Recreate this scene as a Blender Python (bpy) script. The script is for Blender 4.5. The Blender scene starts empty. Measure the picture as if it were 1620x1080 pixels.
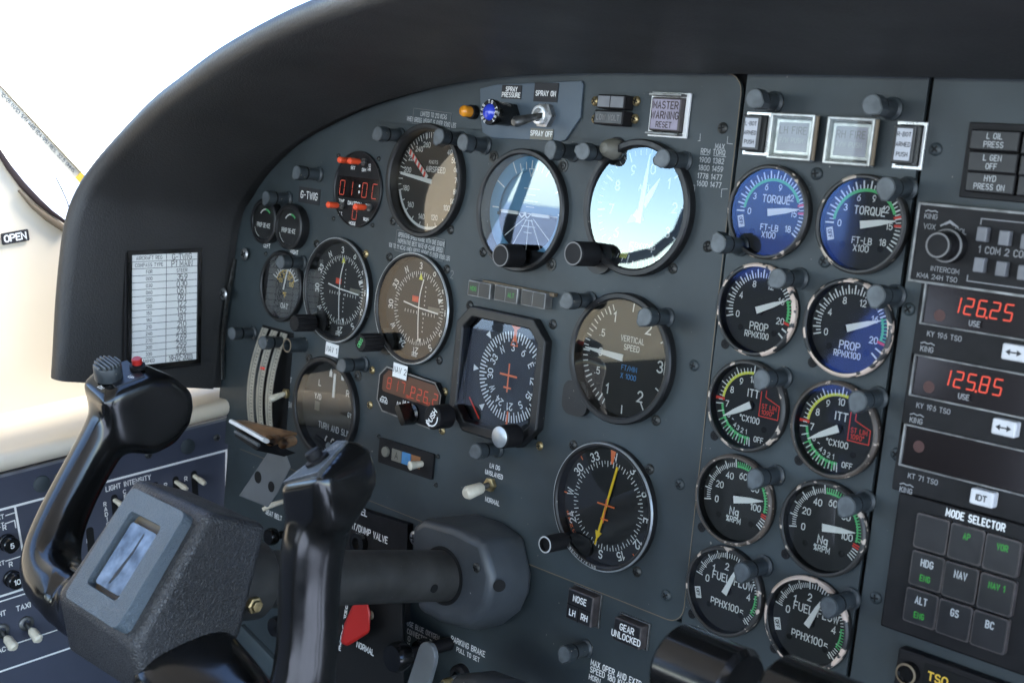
import bpy, bmesh, math, random
from mathutils import Vector, Matrix, noise
from mathutils.geometry import tessellate_polygon
S = 0.001                       # everything is written in millimetres
rnd = random.Random(7)
scn = bpy.context.scene
COL = scn.collection

# ------------------------------------------------------------------ camera
CAM_D, YAW, PITCH, ROLL, FPX = 675.85, 0.76995, -0.13471, 0.09880, 2008.3
_f = Vector((-math.sin(YAW)*math.cos(PITCH), math.cos(YAW)*math.cos(PITCH), math.sin(PITCH)))
_r0 = Vector((math.cos(YAW), math.sin(YAW), 0)); _u0 = _r0.cross(_f)
CR = math.cos(ROLL)*_r0 + math.sin(ROLL)*_u0
CU = -math.sin(ROLL)*_r0 + math.cos(ROLL)*_u0
CF = _f
CPOS = Vector((0, -CAM_D, 0))
cd = bpy.data.cameras.new('camera'); cam = bpy.data.objects.new('camera', cd); COL.objects.link(cam)
m = Matrix((CR, CU, -CF)).transposed().to_4x4(); m.translation = CPOS*S
cam.matrix_world = m
cd.sensor_width = 36; cd.lens = FPX*36/1620; cd.clip_start = 0.01; cd.clip_end = 4000
cd.dof.use_dof = True; cd.dof.focus_distance = 0.93; cd.dof.aperture_fstop = 14
scn.camera = cam

# ------------------------------------------------------------------ light
w = bpy.data.worlds.new('World'); scn.world = w; w.use_nodes = True
nt = w.node_tree; bg = nt.nodes['Background']
sky = nt.nodes.new('ShaderNodeTexSky'); sky.sky_type = 'NISHITA'; sky.sun_disc = False
SUN_EL, SUN_AZ = math.radians(58), math.radians(25)       # azimuth from +y towards +x
sky.sun_elevation = SUN_EL; sky.sun_rotation = SUN_AZ
sky.altitude = 1500; sky.air_density = 0.8; sky.dust_density = 0.0; sky.ozone_density = 1.2
nt.links.new(sky.outputs['Color'], bg.inputs['Color']); bg.inputs['Strength'].default_value = 0.15
sl = bpy.data.lights.new('sun', 'SUN'); sl.energy = 1.5; sl.angle = math.radians(20); sl.color = (1, .95, .88)
so = bpy.data.objects.new('sun', sl); COL.objects.link(so)
sd = Vector((math.sin(SUN_AZ)*math.cos(SUN_EL), math.cos(SUN_AZ)*math.cos(SUN_EL), math.sin(SUN_EL)))
so.rotation_euler = sd.to_track_quat('Z', 'Y').to_euler(); so.location = sd*5
scn.view_settings.view_transform = 'Standard'; scn.view_settings.look = 'None'
scn.view_settings.gamma = 1; scn.view_settings.use_curve_mapping = False
scn.view_settings.exposure = 2.8
scn.cycles.use_denoising = True
scn.cycles.max_bounces = 8; scn.cycles.transparent_max_bounces = 12; scn.cycles.caustics_reflective = False
scn.cycles.sample_clamp_indirect = 6

# ------------------------------------------------------------------ geometry helpers
def ray(px, py): return CF + CR*((px-810)/FPX) - CU*((py-540)/FPX)
def at(px, py, lift=0):                     # photo pixel -> (x, z) on the panel plane y = -lift
    v = ray(px, py); t = (CAM_D-lift)/v.y
    return Vector((v.x*t, -lift, v.z*t))
def at_x(px, py, X):                        # photo pixel -> point on the side-wall plane x = X
    v = ray(px, py); t = X/v.x
    return Vector((X, v.y*t-CAM_D, v.z*t))

def tag(o, label=None, cat=None, group=None, kind=None):
    if label: o['label'] = label
    if cat: o['category'] = cat
    if group: o['group'] = group
    if kind: o['kind'] = kind
    return o
def thing(name, label, cat, loc=(0, 0, 0), rot=None, group=None):
    o = bpy.data.objects.new(name, None); COL.objects.link(o); o.empty_display_size = .005
    mm = rot.to_4x4() if rot is not None else Matrix.Identity(4)
    mm.translation = Vector(loc)*S; o.matrix_world = mm
    return tag(o, label, cat, group)

class MB:
    """collects faces (mm) and links them as one mesh object"""
    def __init__(s): s.v = []; s.f = []
    def add(s, vs, fs):
        b = len(s.v); s.v += [tuple(p) for p in vs]; s.f += [tuple(i+b for i in f) for f in fs]; return s
    def box(s, x0, x1, y0, y1, z0, z1):
        return s.add([(x0,y0,z0),(x1,y0,z0),(x1,y1,z0),(x0,y1,z0),(x0,y0,z1),(x1,y0,z1),(x1,y1,z1),(x0,y1,z1)],
                     [(0,3,2,1),(4,5,6,7),(0,1,5,4),(1,2,6,5),(2,3,7,6),(3,0,4,7)])
    def lathe(s, prof, n=48, cx=0, cz=0, closed=False, cap0=False, cap1=False, axis='y'):
        vs = []
        for r, y in prof:
            for k in range(n):
                a = 2*math.pi*k/n; c, d = r*math.cos(a), r*math.sin(a)
                vs.append((cx+c, y, cz+d) if axis == 'y' else ((cx+c, cz+d, y) if axis == 'z' else (y, cx+c, cz+d)))
        fs = []; m_ = len(prof)
        for i in range(m_ if closed else m_-1):
            j = (i+1) % m_
            for k in range(n):
                l = (k+1) % n; fs.append((i*n+k, j*n+k, j*n+l, i*n+l))
        if cap0: fs.append(tuple(range(n)))
        if cap1: fs.append(tuple(reversed(range((m_-1)*n, m_*n))))
        return s.add(vs, fs)
    def prism(s, pts, y0, y1, holes=()):    # polygon(s) in x,z; y0 = viewer side
        loops = [list(pts)]+[list(h) for h in holes]
        flat = [p for l in loops for p in l]; n = len(flat)
        tri = tessellate_polygon([[Vector((p[0], p[1], 0)) for p in l] for l in loops])
        vs = [(p[0], y0, p[1]) for p in flat]+[(p[0], y1, p[1]) for p in flat]
        fs = []
        for t in tri:
            a, b, c = [Vector(flat[i][:2]) for i in t]
            if (b-a).cross(c-a) < 0: t = t[::-1]
            fs.append(tuple(t)); fs.append(tuple(i+n for i in t[::-1]))
        o = 0
        for l in loops:
            k = len(l)
            for i in range(k):
                j = (i+1) % k; fs.append((o+i, o+i+n, o+j+n, o+j))
            o += k
        return s.add(vs, fs)
    def plate(s, pts, y):                    # one-sided flat polygon (ink)
        return s.add([(p[0], y, p[1]) for p in pts], [tuple(range(len(pts)))])
    def tube(s, path, r, n=12, caps=True):
        return s.sweep(path, [(q, q) for q in (r if hasattr(r, '__len__') else [r]*len(path))], n=n, caps=caps, p=2)
    def sweep(s, path, sizes, n=24, caps=True, p=2.6, up=(1, 0, 0)):
        P = [Vector(q) for q in path]; m_ = len(P); vs = []
        for i, q in enumerate(P):
            d = (P[min(i+1, m_-1)]-P[max(i-1, 0)]).normalized()
            A = Vector(up)-d*d.dot(Vector(up))
            if A.length < 1e-3: A = Vector((0, 0, 1))-d*d.z
            A.normalize(); B = d.cross(A)
            for k in range(n):
                t = 2*math.pi*k/n; c, e = math.cos(t), math.sin(t)
                vs.append(q+A*(sizes[i][0]*math.copysign(abs(c)**(2/p), c))+B*(sizes[i][1]*math.copysign(abs(e)**(2/p), e)))
        fs = []
        for i in range(m_-1):
            for k in range(n):
                l = (k+1) % n; fs.append((i*n+k, i*n+l, (i+1)*n+l, (i+1)*n+k))
        if caps: fs += [tuple(reversed(range(n))), tuple(range((m_-1)*n, m_*n))]
        return s.add(vs, fs)
    def hull(s, pts):
        bm = bmesh.new(); [bm.verts.new(p) for p in pts]
        r = bmesh.ops.convex_hull(bm, input=bm.verts)
        bmesh.ops.delete(bm, geom=[g for g in r['geom_interior'] if isinstance(g, bmesh.types.BMVert)], context='VERTS')
        bmesh.ops.dissolve_limit(bm, angle_limit=math.radians(3), verts=bm.verts, edges=bm.edges)
        bm.verts.index_update()
        s.add([v.co for v in bm.verts], [[v.index for v in f.verts] for f in bm.faces]); bm.free(); return s
    # ---- ink strokes
    def stroke(s, pts, t, y, closed=False):
        P = [Vector(p) for p in pts]; Q = [P[0]]
        for p in P[1:]:
            if (p-Q[-1]).length > 1e-4: Q.append(p)
        if closed and (Q[0]-Q[-1]).length < 1e-4: Q.pop()
        n = len(Q)
        if n < 2: return s
        vs = []
        for i in range(n):
            a = Q[i]-Q[i-1] if (i > 0 or closed) else None
            b = Q[(i+1) % n]-Q[i] if (i < n-1 or closed) else None
            if a is None: a = b
            if b is None: b = a
            a = a.normalized(); b = b.normalized(); na = Vector((-a.y, a.x)); nb = Vector((-b.y, b.x))
            mi = na+nb
            if mi.length < 1e-3: mi = na
            mi.normalize(); k = 1/max(.45, mi.dot(na))
            ext = Vector((0, 0))
            if not closed and i == 0: ext = -a*t*.35
            if not closed and i == n-1: ext = a*t*.35
            vs += [Q[i]+mi*k*t/2+ext, Q[i]-mi*k*t/2+ext]
        fs = [(2*i+1, 2*i+3, 2*i+2, 2*i) for i in range(n-1)]
        if closed: fs.append((2*n-1, 1, 0, 2*n-2))
        s._k = (getattr(s, '_k', 0)+1) % 5
        yy = y-s._k*.006
        return s.add([(p.x, yy, p.y) for p in vs], fs)
    def text(s, txt, x, z, h, t=None, y=0, align='c', rot=0, wide=1.0, gap=None, jit=0, vcenter=True):
        t = t or h*.16; k = h/6; g = 1.5 if gap is None else gap
        ws = [FONT.get(c, FONT[' '])[0]*wide for c in txt]
        W = sum(ws)+g*(len(txt)-1); cx = {'c': -W/2, 'l': 0, 'r': -W}[align]; zo = -3 if vcenter else 0
        ca, sa = math.cos(math.radians(-rot)), math.sin(math.radians(-rot))
        for c, wd in zip(txt, ws):
            jx, jz, js = (rnd.uniform(-jit, jit), rnd.uniform(-jit, jit), rnd.uniform(-jit, jit)*.3) if jit else (0, 0, 0)
            for st in FONT.get(c, FONT[' '])[1]:
                pp = []
                for p in st:
                    u = (cx+p[0]*wide+jx+js*p[1])*k; v_ = (p[1]+zo+jz)*k
                    pp.append((x+u*ca-v_*sa, z+u*sa+v_*ca))
                cl = len(pp) > 3 and (Vector(pp[0])-Vector(pp[-1])).length < 1e-4
                s.stroke(pp[:-1] if cl else pp, t, y, cl)
            cx += wd+g
        return s
    def build(s, name, mat, parent=None, loc=None, rot=None, smooth=35, bevel=0, seg=2, label=None, cat=None, group=None, kind=None, sub=0, norm=False):
        me = bpy.data.meshes.new(name)
        me.from_pydata([(p[0]*S, p[1]*S, p[2]*S) for p in s.v], [], s.f)
        if norm or smooth:
            bm = bmesh.new(); bm.from_mesh(me)
            if norm: bmesh.ops.recalc_face_normals(bm, faces=bm.faces)
            bm.to_mesh(me); bm.free()
        me.materials.append(mat)
        if smooth:
            me.polygons.foreach_set('use_smooth', [True]*len(me.polygons)); me.set_sharp_from_angle(angle=math.radians(smooth))
        o = bpy.data.objects.new(name, me); COL.objects.link(o)
        if parent is not None: o.parent = parent
        if loc is not None or rot is not None:
            mm = rot.to_4x4() if rot is not None else Matrix.Identity(4)
            if loc is not None: mm.translation = Vector(loc)*S
            o.matrix_local = mm
        if sub:
            q = o.modifiers.new('sub', 'SUBSURF'); q.levels = sub; q.render_levels = sub
        if bevel:
            q = o.modifiers.new('bev', 'BEVEL'); q.width = bevel*S; q.segments = seg; q.limit_method = 'ANGLE'; q.angle_limit = math.radians(28)
            q.harden_normals = False
        return tag(o, label, cat, group, kind)

def copy_tree(o, parent=None):
    c = o.copy(); COL.objects.link(c)
    if parent is not None: c.parent = parent
    for ch in list(o.children): copy_tree(ch, c)
    return c
def arc(cx, cz, rx, rz, a0, a1, n=None):
    n = n or max(3, int(abs(a1-a0)/22)+1)
    return [(cx+rx*math.cos(math.radians(a0+(a1-a0)*i/n)), cz+rz*math.sin(math.radians(a0+(a1-a0)*i/n))) for i in range(n+1)]
def pol(r, a, cx=0, cz=0):                   # clock angle in degrees, 0 = up
    return (cx+r*math.sin(math.radians(a)), cz+r*math.cos(math.radians(a)))
def rrect(x0, x1, z0, z1, r, n=4):
    return (arc(x1-r, z1-r, r, r, 0, 90, n)+arc(x0+r, z1-r, r, r, 90, 180, n)+arc(x0+r, z0+r, r, r, 180, 270, n)+arc(x1-r, z0+r, r, r, 270, 360, n))
def circle(cx, cz, r, n=40): return [(cx+r*math.cos(2*math.pi*k/n), cz+r*math.sin(2*math.pi*k/n)) for k in range(n)]
def spline(pts, k=6):                        # Catmull-Rom through points
    P = [Vector(p) for p in pts]; out = []
    for i in range(len(P)-1):
        a, b, c, d = P[max(i-1, 0)], P[i], P[i+1], P[min(i+2, len(P)-1)]
        for j in range(k):
            t = j/k
            out.append(.5*((2*b)+(c-a)*t+(2*a-5*b+4*c-d)*t*t+(3*b-a-3*c+d)*t**3))
    return out+[P[-1]]

# ------------------------------------------------------------------ single-stroke engraving alphabet (cap height 6)
O4 = arc(2, 4, 2, 2, 0, 180)+arc(2, 2, 2, 2, 180, 360); O4.append(O4[0])
FONT = {' ': (2.2, []),
 'A': (4, [[(0, 0), (2, 6), (4, 0)], [(.8, 2), (3.2, 2)]]),
 'B': (4, [[(0, 0), (0, 6)]+arc(2.2, 4.55, 1.5, 1.45, 90, -90)+[(0, 3.1)], [(0, 3.1)]+arc(2.3, 1.55, 1.7, 1.55, 90, -90)+[(0, 0)]]),
 'C': (4, [arc(2, 4, 2, 2, 25, 180)+arc(2, 2, 2, 2, 180, 335)]),
 'D': (4, [[(0, 0), (0, 6), (2, 6)]+arc(2, 4, 2, 2, 80, 0)+arc(2, 2, 2, 2, 0, -90)+[(0, 0)]]),
 'E': (3.6, [[(3.6, 6), (0, 6), (0, 0), (3.6, 0)], [(0, 3.1), (3, 3.1)]]),
 'F': (3.5, [[(3.5, 6), (0, 6), (0, 0)], [(0, 3.1), (2.9, 3.1)]]),
 'G': (4, [arc(2, 4, 2, 2, 25, 180)+arc(2, 2, 2, 2, 180, 360)+[(4, 2.7), (2.3, 2.7)]]),
 'H': (4, [[(0, 0), (0, 6)], [(4, 0), (4, 6)], [(0, 3.1), (4, 3.1)]]),
 'I': (.6, [[(.3, 0), (.3, 6)]]),
 'J': (3.2, [[(3.2, 6), (3.2, 1.8)]+arc(1.6, 1.6, 1.6, 1.6, 0, -170)]),
 'K': (4, [[(0, 0), (0, 6)], [(3.8, 6), (0, 2.4)], [(1.3, 3.6), (4, 0)]]),
 'L': (3.4, [[(0, 6), (0, 0), (3.4, 0)]]),
 'M': (4.8, [[(0, 0), (0, 6), (2.4, 1.6), (4.8, 6), (4.8, 0)]]),
 'N': (4, [[(0, 0), (0, 6), (4, 0), (4, 6)]]),
 'O': (4, [O4]),
 'P': (4, [[(0, 0), (0, 6)]+arc(2.3, 4.4, 1.7, 1.6, 90, -90)+[(0, 2.8)]]),
 'Q': (4, [O4, [(2.3, 1.7), (4.2, -.4)]]),
 'R': (4, [[(0, 0), (0, 6)]+arc(2.3, 4.4, 1.7, 1.6, 90, -90)+[(0, 2.8)], [(2, 2.8), (4, 0)]]),
 'S': (3.9, [arc(1.95, 4.45, 1.75, 1.55, 30, 270)[:-1]+[(1.95, 2.95)]+arc(1.95, 1.5, 1.95, 1.5, 75, -155)]),
 'T': (4, [[(0, 6), (4, 6)], [(2, 6), (2, 0)]]),
 'U': (4, [[(0, 6), (0, 2)]+arc(2, 2, 2, 2, 180, 360)+[(4, 6)]]),
 'V': (4, [[(0, 6), (2, 0), (4, 6)]]),
 'W': (5.4, [[(0, 6), (1.35, 0), (2.7, 5), (4.05, 0), (5.4, 6)]]),
 'X': (4, [[(0, 0), (4, 6)], [(0, 6), (4, 0)]]),
 'Y': (4, [[(0, 6), (2, 2.9), (4, 6)], [(2, 2.9), (2, 0)]]),
 'Z': (4, [[(0, 6), (4, 6), (0, 0), (4, 0)]]),
 '0': (4, [O4]),
 '1': (1.8, [[(0, 4.7), (1.5, 6), (1.5, 0)]]),
 '2': (4, [arc(2, 4.2, 1.9, 1.8, 165, -25)+[(0, 0), (4, 0)]]),
 '3': (4, [arc(1.9, 4.45, 1.7, 1.55, 155, -80), arc(1.9, 1.5, 2, 1.5, 85, -155)]),
 '4': (4, [[(3, 0), (3, 6), (0, 1.7), (4.1, 1.7)]]),
 '5': (4, [[(3.6, 6), (.6, 6), (.35, 3.2)]+arc(1.95, 1.9, 2, 1.9, 125, -150)]),
 '6': (4, [[(3.2, 6), (1.6, 5.2), (.5, 3.6), (.1, 2)]+arc(2, 1.95, 1.9, 1.95, 180, 540)]),
 '7': (4, [[(0, 6), (4, 6), (1.5, 0)]]),
 '8': (4, [arc(2, 4.5, 1.65, 1.5, 0, 360), arc(2, 1.5, 2, 1.5, 0, 360)]),
 '9': (4, [[(.8, 0), (2.4, .8), (3.5, 2.4), (3.9, 4)]+arc(2, 4.05, 1.9, 1.95, 0, 360)]),
 '-': (2.8, [[(.2, 3), (2.6, 3)]]), '/': (3, [[(0, -.3), (3, 6.3)]]), '.': (.8, [[(.2, .1), (.6, .1)]]), ',': (.8, [[(.6, .4), (.1, -1)]]),
 ':': (.8, [[(.2, 1.6), (.6, 1.6)], [(.2, 4.4), (.6, 4.4)]]), '(': (1.6, [arc(2, 3, 1.8, 3.4, 120, 240)]), ')': (1.6, [arc(-.4, 3, 1.8, 3.4, 60, -60)]),
 '%': (4.6, [arc(1, 4.9, 1, 1.1, 0, 360), arc(3.6, 1.1, 1, 1.1, 0, 360), [(.6, 0), (4, 6)]]), '*': (1.8, [arc(.9, 5.1, .9, .9, 0, 360)]),
 'g': (3.4, [arc(1.6, 2.2, 1.6, 1.8, 0, 360), [(3.2, 4), (3.2, -.6)]+arc(1.7, -.6, 1.5, 1.3, 0, -150)]),
 '[': (1.6, [[(1.6, 6.4), (0, 6.4), (0, -.4), (1.6, -.4)]]), '+': (3, [[(0, 3), (3, 3)], [(1.5, 4.5), (1.5, 1.5)]]),
}
SEG = {'0': 'abcdef', '1': 'bc', '2': 'abged', '3': 'abgcd', '4': 'fgbc', '5': 'afgcd', '6': 'afgcde', '7': 'abc', '8': 'abcdefg', '9': 'abfgcd', 'C': 'afed', ' ': ''}
def seven(mb, txt, x, z, h, y, pitch=None, slant=.1, t=None):
    wd = h*.5; pitch = pitch or h*.82; t = t or h*.09
    q = {'a': ((0, 1), (1, 1)), 'b': ((1, 1), (1, .5)), 'c': ((1, .5), (1, 0)), 'd': ((0, 0), (1, 0)), 'e': ((0, .5), (0, 0)), 'f': ((0, 1), (0, .5)), 'g': ((0, .5), (1, .5))}
    cx = x
    for c in txt:
        if c == '.':
            mb.plate([(cx-pitch+wd+t, z-t), (cx-pitch+wd+2.4*t, z-t), (cx-pitch+wd+2.4*t, z+.5*t), (cx-pitch+wd+t, z+.5*t)], y); continue
        if c == ':':
            for zz in (.3, .7): mb.plate([(cx-t, z+h*zz-t), (cx+t, z+h*zz-t), (cx+t, z+h*zz+t), (cx-t, z+h*zz+t)], y)
            cx += pitch*.5; continue
        for sg in SEG[c]:
            (ax, az), (bx, bz) = q[sg]; e = .09
            dx, dz = bx-ax, bz-az
            p = [(cx+(ax+dx*e)*wd+slant*(az+dz*e)*h, z+(az+dz*e)*h), (cx+(bx-dx*e)*wd+slant*(bz-dz*e)*h, z+(bz-dz*e)*h)]
            mb.stroke(p, t, y)
        cx += pitch

# ------------------------------------------------------------------ materials
def mat(name, col, rough=.5, metal=0, emit=None, es=0, bump=None, spec=.5, vary=None, chips=None, coat=0, scratch=None):
    """bump=(scale, strength[, kind]); vary=(scale, amount) mottles the colour; chips=(scale, threshold, colour) worn spots"""
    M = bpy.data.materials.new(name); M.use_nodes = True; N = M.node_tree.nodes; L = M.node_tree.links
    b = N['Principled BSDF']; b.inputs['Base Color'].default_value = (*col, 1); b.inputs['Roughness'].default_value = rough
    b.inputs['Metallic'].default_value = metal; b.inputs['Specular IOR Level'].default_value = spec
    if coat: b.inputs['Coat Weight'].default_value = coat; b.inputs['Coat Roughness'].default_value = .08
    if emit: b.inputs['Emission Color'].default_value = (*emit, 1); b.inputs['Emission Strength'].default_value = es
    geo = N.new('ShaderNodeNewGeometry'); cur = None
    def nz(scale, detail=4):
        n = N.new('ShaderNodeTexNoise'); n.inputs['Scale'].default_value = scale; n.inputs['Detail'].default_value = detail
        L.new(geo.outputs['Position'], n.inputs['Vector']); return n
    def mix(fac, a, c):
        x = N.new('ShaderNodeMix'); x.data_type = 'RGBA'; L.new(fac, x.inputs[0])
        if isinstance(a, tuple): x.inputs[6].default_value = (*a, 1)
        else: L.new(a, x.inputs[6])
        x.inputs[7].default_value = (*c, 1); return x.outputs[2]
    def ramp(src, lo, hi):
        r = N.new('ShaderNodeMapRange'); r.inputs[1].default_value = lo; r.inputs[2].default_value = hi; L.new(src, r.inputs[0]); return r.outputs[0]
    if vary:
        n = nz(vary[0], 6); f = ramp(n.outputs['Fac'], .35, .7)
        cur = mix(f, tuple(c*(1-vary[1]) for c in col), tuple(min(1, c*(1+vary[1])) for c in col))
        rr = N.new('ShaderNodeMapRange'); rr.inputs[3].default_value = max(.03, rough-.1); rr.inputs[4].default_value = min(1, rough+.12)
        L.new(nz(vary[0]*2.3, 5).outputs['Fac'], rr.inputs[0]); L.new(rr.outputs[0], b.inputs['Roughness'])
    if chips:
        n = nz(chips[0], 3); f = ramp(n.outputs['Fac'], chips[1], chips[1]+.02)
        cur = mix(f, cur if cur is not None else col, chips[2])
    if cur is not None: L.new(cur, b.inputs['Base Color'])
    if bump:
        kind = bump[2] if len(bump) > 2 else 'noise'
        if kind == 'leather':
            v = N.new('ShaderNodeTexVoronoi'); v.feature = 'DISTANCE_TO_EDGE'; v.inputs['Scale'].default_value = bump[0]
            n0 = nz(bump[0]*.5, 3); ad = N.new('ShaderNodeMix'); ad.data_type = 'VECTOR'; ad.inputs[0].default_value = .006
            L.new(geo.outputs['Position'], ad.inputs[4]); L.new(n0.outputs['Color'], ad.inputs[5]); L.new(ad.outputs[1], v.inputs['Vector'])
            h = ramp(v.outputs['Distance'], 0, .22)
        else: h = nz(bump[0], 5).outputs['Fac']
        bp = N.new('ShaderNodeBump'); bp.inputs['Strength'].default_value = bump[1]; bp.inputs['Distance'].default_value = .0006
        L.new(h, bp.inputs['Height']); L.new(bp.outputs[0], b.inputs['Normal'])
    return M
def glass(name, tint=(1, 1, 1), gain=1.0, rough=.012):
    M = bpy.data.materials.new(name); M.use_nodes = True; N = M.node_tree.nodes; L = M.node_tree.links; N.clear()
    out = N.new('ShaderNodeOutputMaterial'); t = N.new('ShaderNodeBsdfTransparent'); g = N.new('ShaderNodeBsdfGlossy')
    g.inputs['Roughness'].default_value = rough; g.inputs['Color'].default_value = (*tint, 1); t.inputs['Color'].default_value = (.93, .94, .93, 1)
    fr = N.new('ShaderNodeFresnel'); fr.inputs['IOR'].default_value = 1.5
    mu = N.new('ShaderNodeMath'); mu.operation = 'MULTIPLY'; mu.inputs[1].default_value = 1.85*gain; mu.use_clamp = True
    mx = N.new('ShaderNodeMixShader'); L.new(fr.outputs[0], mu.inputs[0]); L.new(mu.outputs[0], mx.inputs[0])
    L.new(t.outputs[0], mx.inputs[1]); L.new(g.outputs[0], mx.inputs[2]); L.new(mx.outputs[0], out.inputs[0]); return M

M = {}
M['panel'] = mat('panel_paint', (.031, .041, .045), .5, bump=(900, .12), vary=(13, .28), chips=(230, .735, (.22, .21, .18)))
M['panel_l'] = mat('spray_plate_paint', (.075, .10, .125), .45, bump=(900, .1), vary=(20, .08))
M['post'] = mat('post_light_paint', (.030, .037, .041), .42, vary=(120, .3), chips=(420, .70, (.28, .24, .18)))
M['post_face'] = mat('post_light_face', (.085, .097, .105), .4, vary=(150, .25))
M['hood'] = mat('glareshield_black', (.026, .025, .0245), .48, bump=(330, .22, 'leather'), vary=(7, .3), spec=.6)
M['black'] = mat('black_paint', (.0085, .0078, .0084), .55, vary=(60, .25), spec=.25)
M['black_gloss'] = mat('black_gloss_plastic', (.0055, .0054, .0052), .16, vary=(25, .2), spec=.6, chips=(420, .745, (.03, .03, .03)))
M['black_matte'] = mat('black_matte', (.005, .005, .0052), .8, spec=.3)
M['face'] = mat('dial_black', (.006, .0062, .0066), .6)
M['face_card'] = mat('card_black', (.009, .009, .01), .7)
M['bezel'] = mat('bezel_black', (.008, .008, .0085), .42, vary=(90, .25), chips=(330, .735, (.22, .2, .17)))
M['rim_worn'] = mat('bezel_rim_worn', (.02, .02, .02), .45, chips=(85, .49, (.55, .43, .35)))
M['rim_some'] = mat('bezel_rim_rubbed', (.03, .028, .026), .45, chips=(120, .60, (.45, .37, .30)))
M['rim_brown'] = mat('bezel_rim_brown', (.075, .058, .046), .5, chips=(260, .62, (.4, .32, .26)), vary=(70, .4))
M['rim_silver'] = mat('bezel_rim_silver', (.42, .44, .45), .35, metal=.6, vary=(80, .3))
M['white'] = mat('ink_white', (.78, .78, .76), .6)
M['grey_ink'] = mat('ink_grey', (.42, .43, .43), .6)
M['dim_ink'] = mat('ink_dim', (.17, .165, .16), .6)
M['green'] = mat('ink_green', (.10, .52, .17), .55)
M['yellow'] = mat('ink_yellow', (.72, .72, .08), .55)
M['amber'] = mat('ink_amber', (.75, .48, .05), .55)
M['red'] = mat('ink_red', (.75, .05, .03), .55)
M['orange'] = mat('ink_orange', (.85, .18, .04), .55)
M['blue_ink'] = mat('ink_blue', (.10, .30, .62), .55)
M['black_ink'] = mat('ink_black', (.015, .015, .017), .6)
M['needle'] = mat('needle_white', (.85, .85, .82), .5)
M['needle_y'] = mat('needle_yellow', (.95, .62, .02), .5)
M['brass'] = mat('brass_screw', (.42, .32, .16), .35, metal=.8, vary=(200, .4))
M['steel'] = mat('steel', (.42, .42, .42), .3, metal=.9, vary=(120, .3))
M['steel_d'] = mat('steel_dark', (.17, .17, .165), .38, metal=.8, vary=(150, .4))
M['screw'] = mat('screw_dark', (.04, .04, .037), .4, metal=.4, vary=(300, .5))
M['alu'] = mat('bright_aluminium', (.78, .78, .77), .28, metal=.55, vary=(60, .12))
M['ivory'] = mat('ivory_plastic', (.66, .60, .47), .42, vary=(150, .12))
M['cream'] = mat('cream_trim', (.77, .67, .52), .5, vary=(6, .06))
M['paper'] = mat('white_card', (.86, .86, .84), .7, vary=(60, .04))
M['paper_aged'] = mat('cream_tape', (.34, .315, .25), .55, vary=(80, .15))
M['navy'] = mat('console_navy', (.045, .051, .076), .5, bump=(800, .08), vary=(16, .12))
M['seal'] = mat('rubber_seal', (.03, .016, .014), .6)
M['redplastic'] = mat('red_plastic', (.40, .02, .016), .35)
M['redtip'] = mat('red_toggle', (.85, .09, .03), .4)
M['leather'] = mat('hub_leather', (.027, .027, .028), .38, bump=(470, .5, 'leather'), vary=(30, .15), spec=.6)
M['plaque'] = mat('hub_plaque_skylit_leather', (.085, .11, .13), .42, bump=(560, .5, 'leather'), vary=(30, .1), spec=.6)  # blue-grey base colour holds the sky reflection on the face
M['tan'] = mat('worn_tan', (.16, .12, .075), .6)
M['shaft'] = mat('shaft_anodised', (.05, .048, .044), .42, metal=.3, vary=(45, .3), chips=(700, .72, (.12, .11, .09)))
M['boot'] = mat('boot_plastic', (.050, .056, .062), .40, bump=(500, .2), vary=(18, .3), chips=(240, .76, (.35, .35, .33)))
M['wood'] = mat('brown_leather', (.30, .17, .085), .4, vary=(40, .5), bump=(300, .3))
M['bracket'] = mat('bracket_grey', (.14, .15, .155), .45, metal=.2, vary=(30, .15))
M['glass'] = glass('instrument_glass', gain=.85)
M['glass_hi'] = glass('instrument_glass_clear', gain=1.5)
M['glass_alt'] = glass('instrument_glass_sky_glare', (.46, .565, .65), gain=2.3)  # pale blue tint and strong gain put the sky glare into the glass
M['glass_ai'] = glass('instrument_glass_pale_sky', (.48, .57, .68), gain=1.8)  # grey-blue tint and extra gain colour the reflected sky
M['frost_pale'] = mat('frosted_cap_pale', (.50, .51, .55), .4, vary=(50, .12))
M['glass_hsi'] = glass('instrument_glass_blue_reflect', (.42, .58, 1), gain=.5)  # blue of the sky reflection is put into this tint
M['glass_blue'] = glass('coated_glass_blue', (.07, .145, .52), .95, .045)
M['glass_warm'] = glass('instrument_glass_beige_reflect', (1, .87, .68), 1.9)  # beige of the wall reflection is put into the tint, gain raised
M['glass_brown'] = glass('instrument_glass_brown_reflect', (1, .86, .72), .85)  # brown tint stands in for a warmer wall reflection
M['radio_ink'] = mat('radio_lettering', (.24, .24, .245), .6)
M['key_white'] = mat('key_white', (.62, .62, .63), .5, vary=(90, .06))
M['glass_soft'] = glass('guard_glass', gain=.25)
M['glass_dim'] = glass('instrument_glass_dull', gain=.7)
M['pane'] = glass('window_pane', gain=.6)
M['screen'] = mat('display_window', (.010, .007, .007), .14)
M['led'] = mat('red_digits', (.3, .02, .01), .5, emit=(1, .09, .03), es=.09)
M['led_dim'] = mat('red_digits_dim', (.25, .03, .02), .5, emit=(1, .12, .05), es=.05)
M['led_off'] = mat('red_digits_faint', (.035, .012, .01), .5, emit=(1, .15, .06), es=.003)
M['green_led'] = mat('green_legend', (.02, .14, .02), .5, emit=(.08, 1, .12), es=.02)
M['display_o'] = mat('display_amber_window', (.06, .014, .006), .3)
M['capgrey'] = mat('annunciator_cap', (.15, .152, .162), .4, vary=(60, .2))
M['capdark'] = mat('annunciator_dark', (.014, .0135, .0145), .35, vary=(80, .2))
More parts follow.
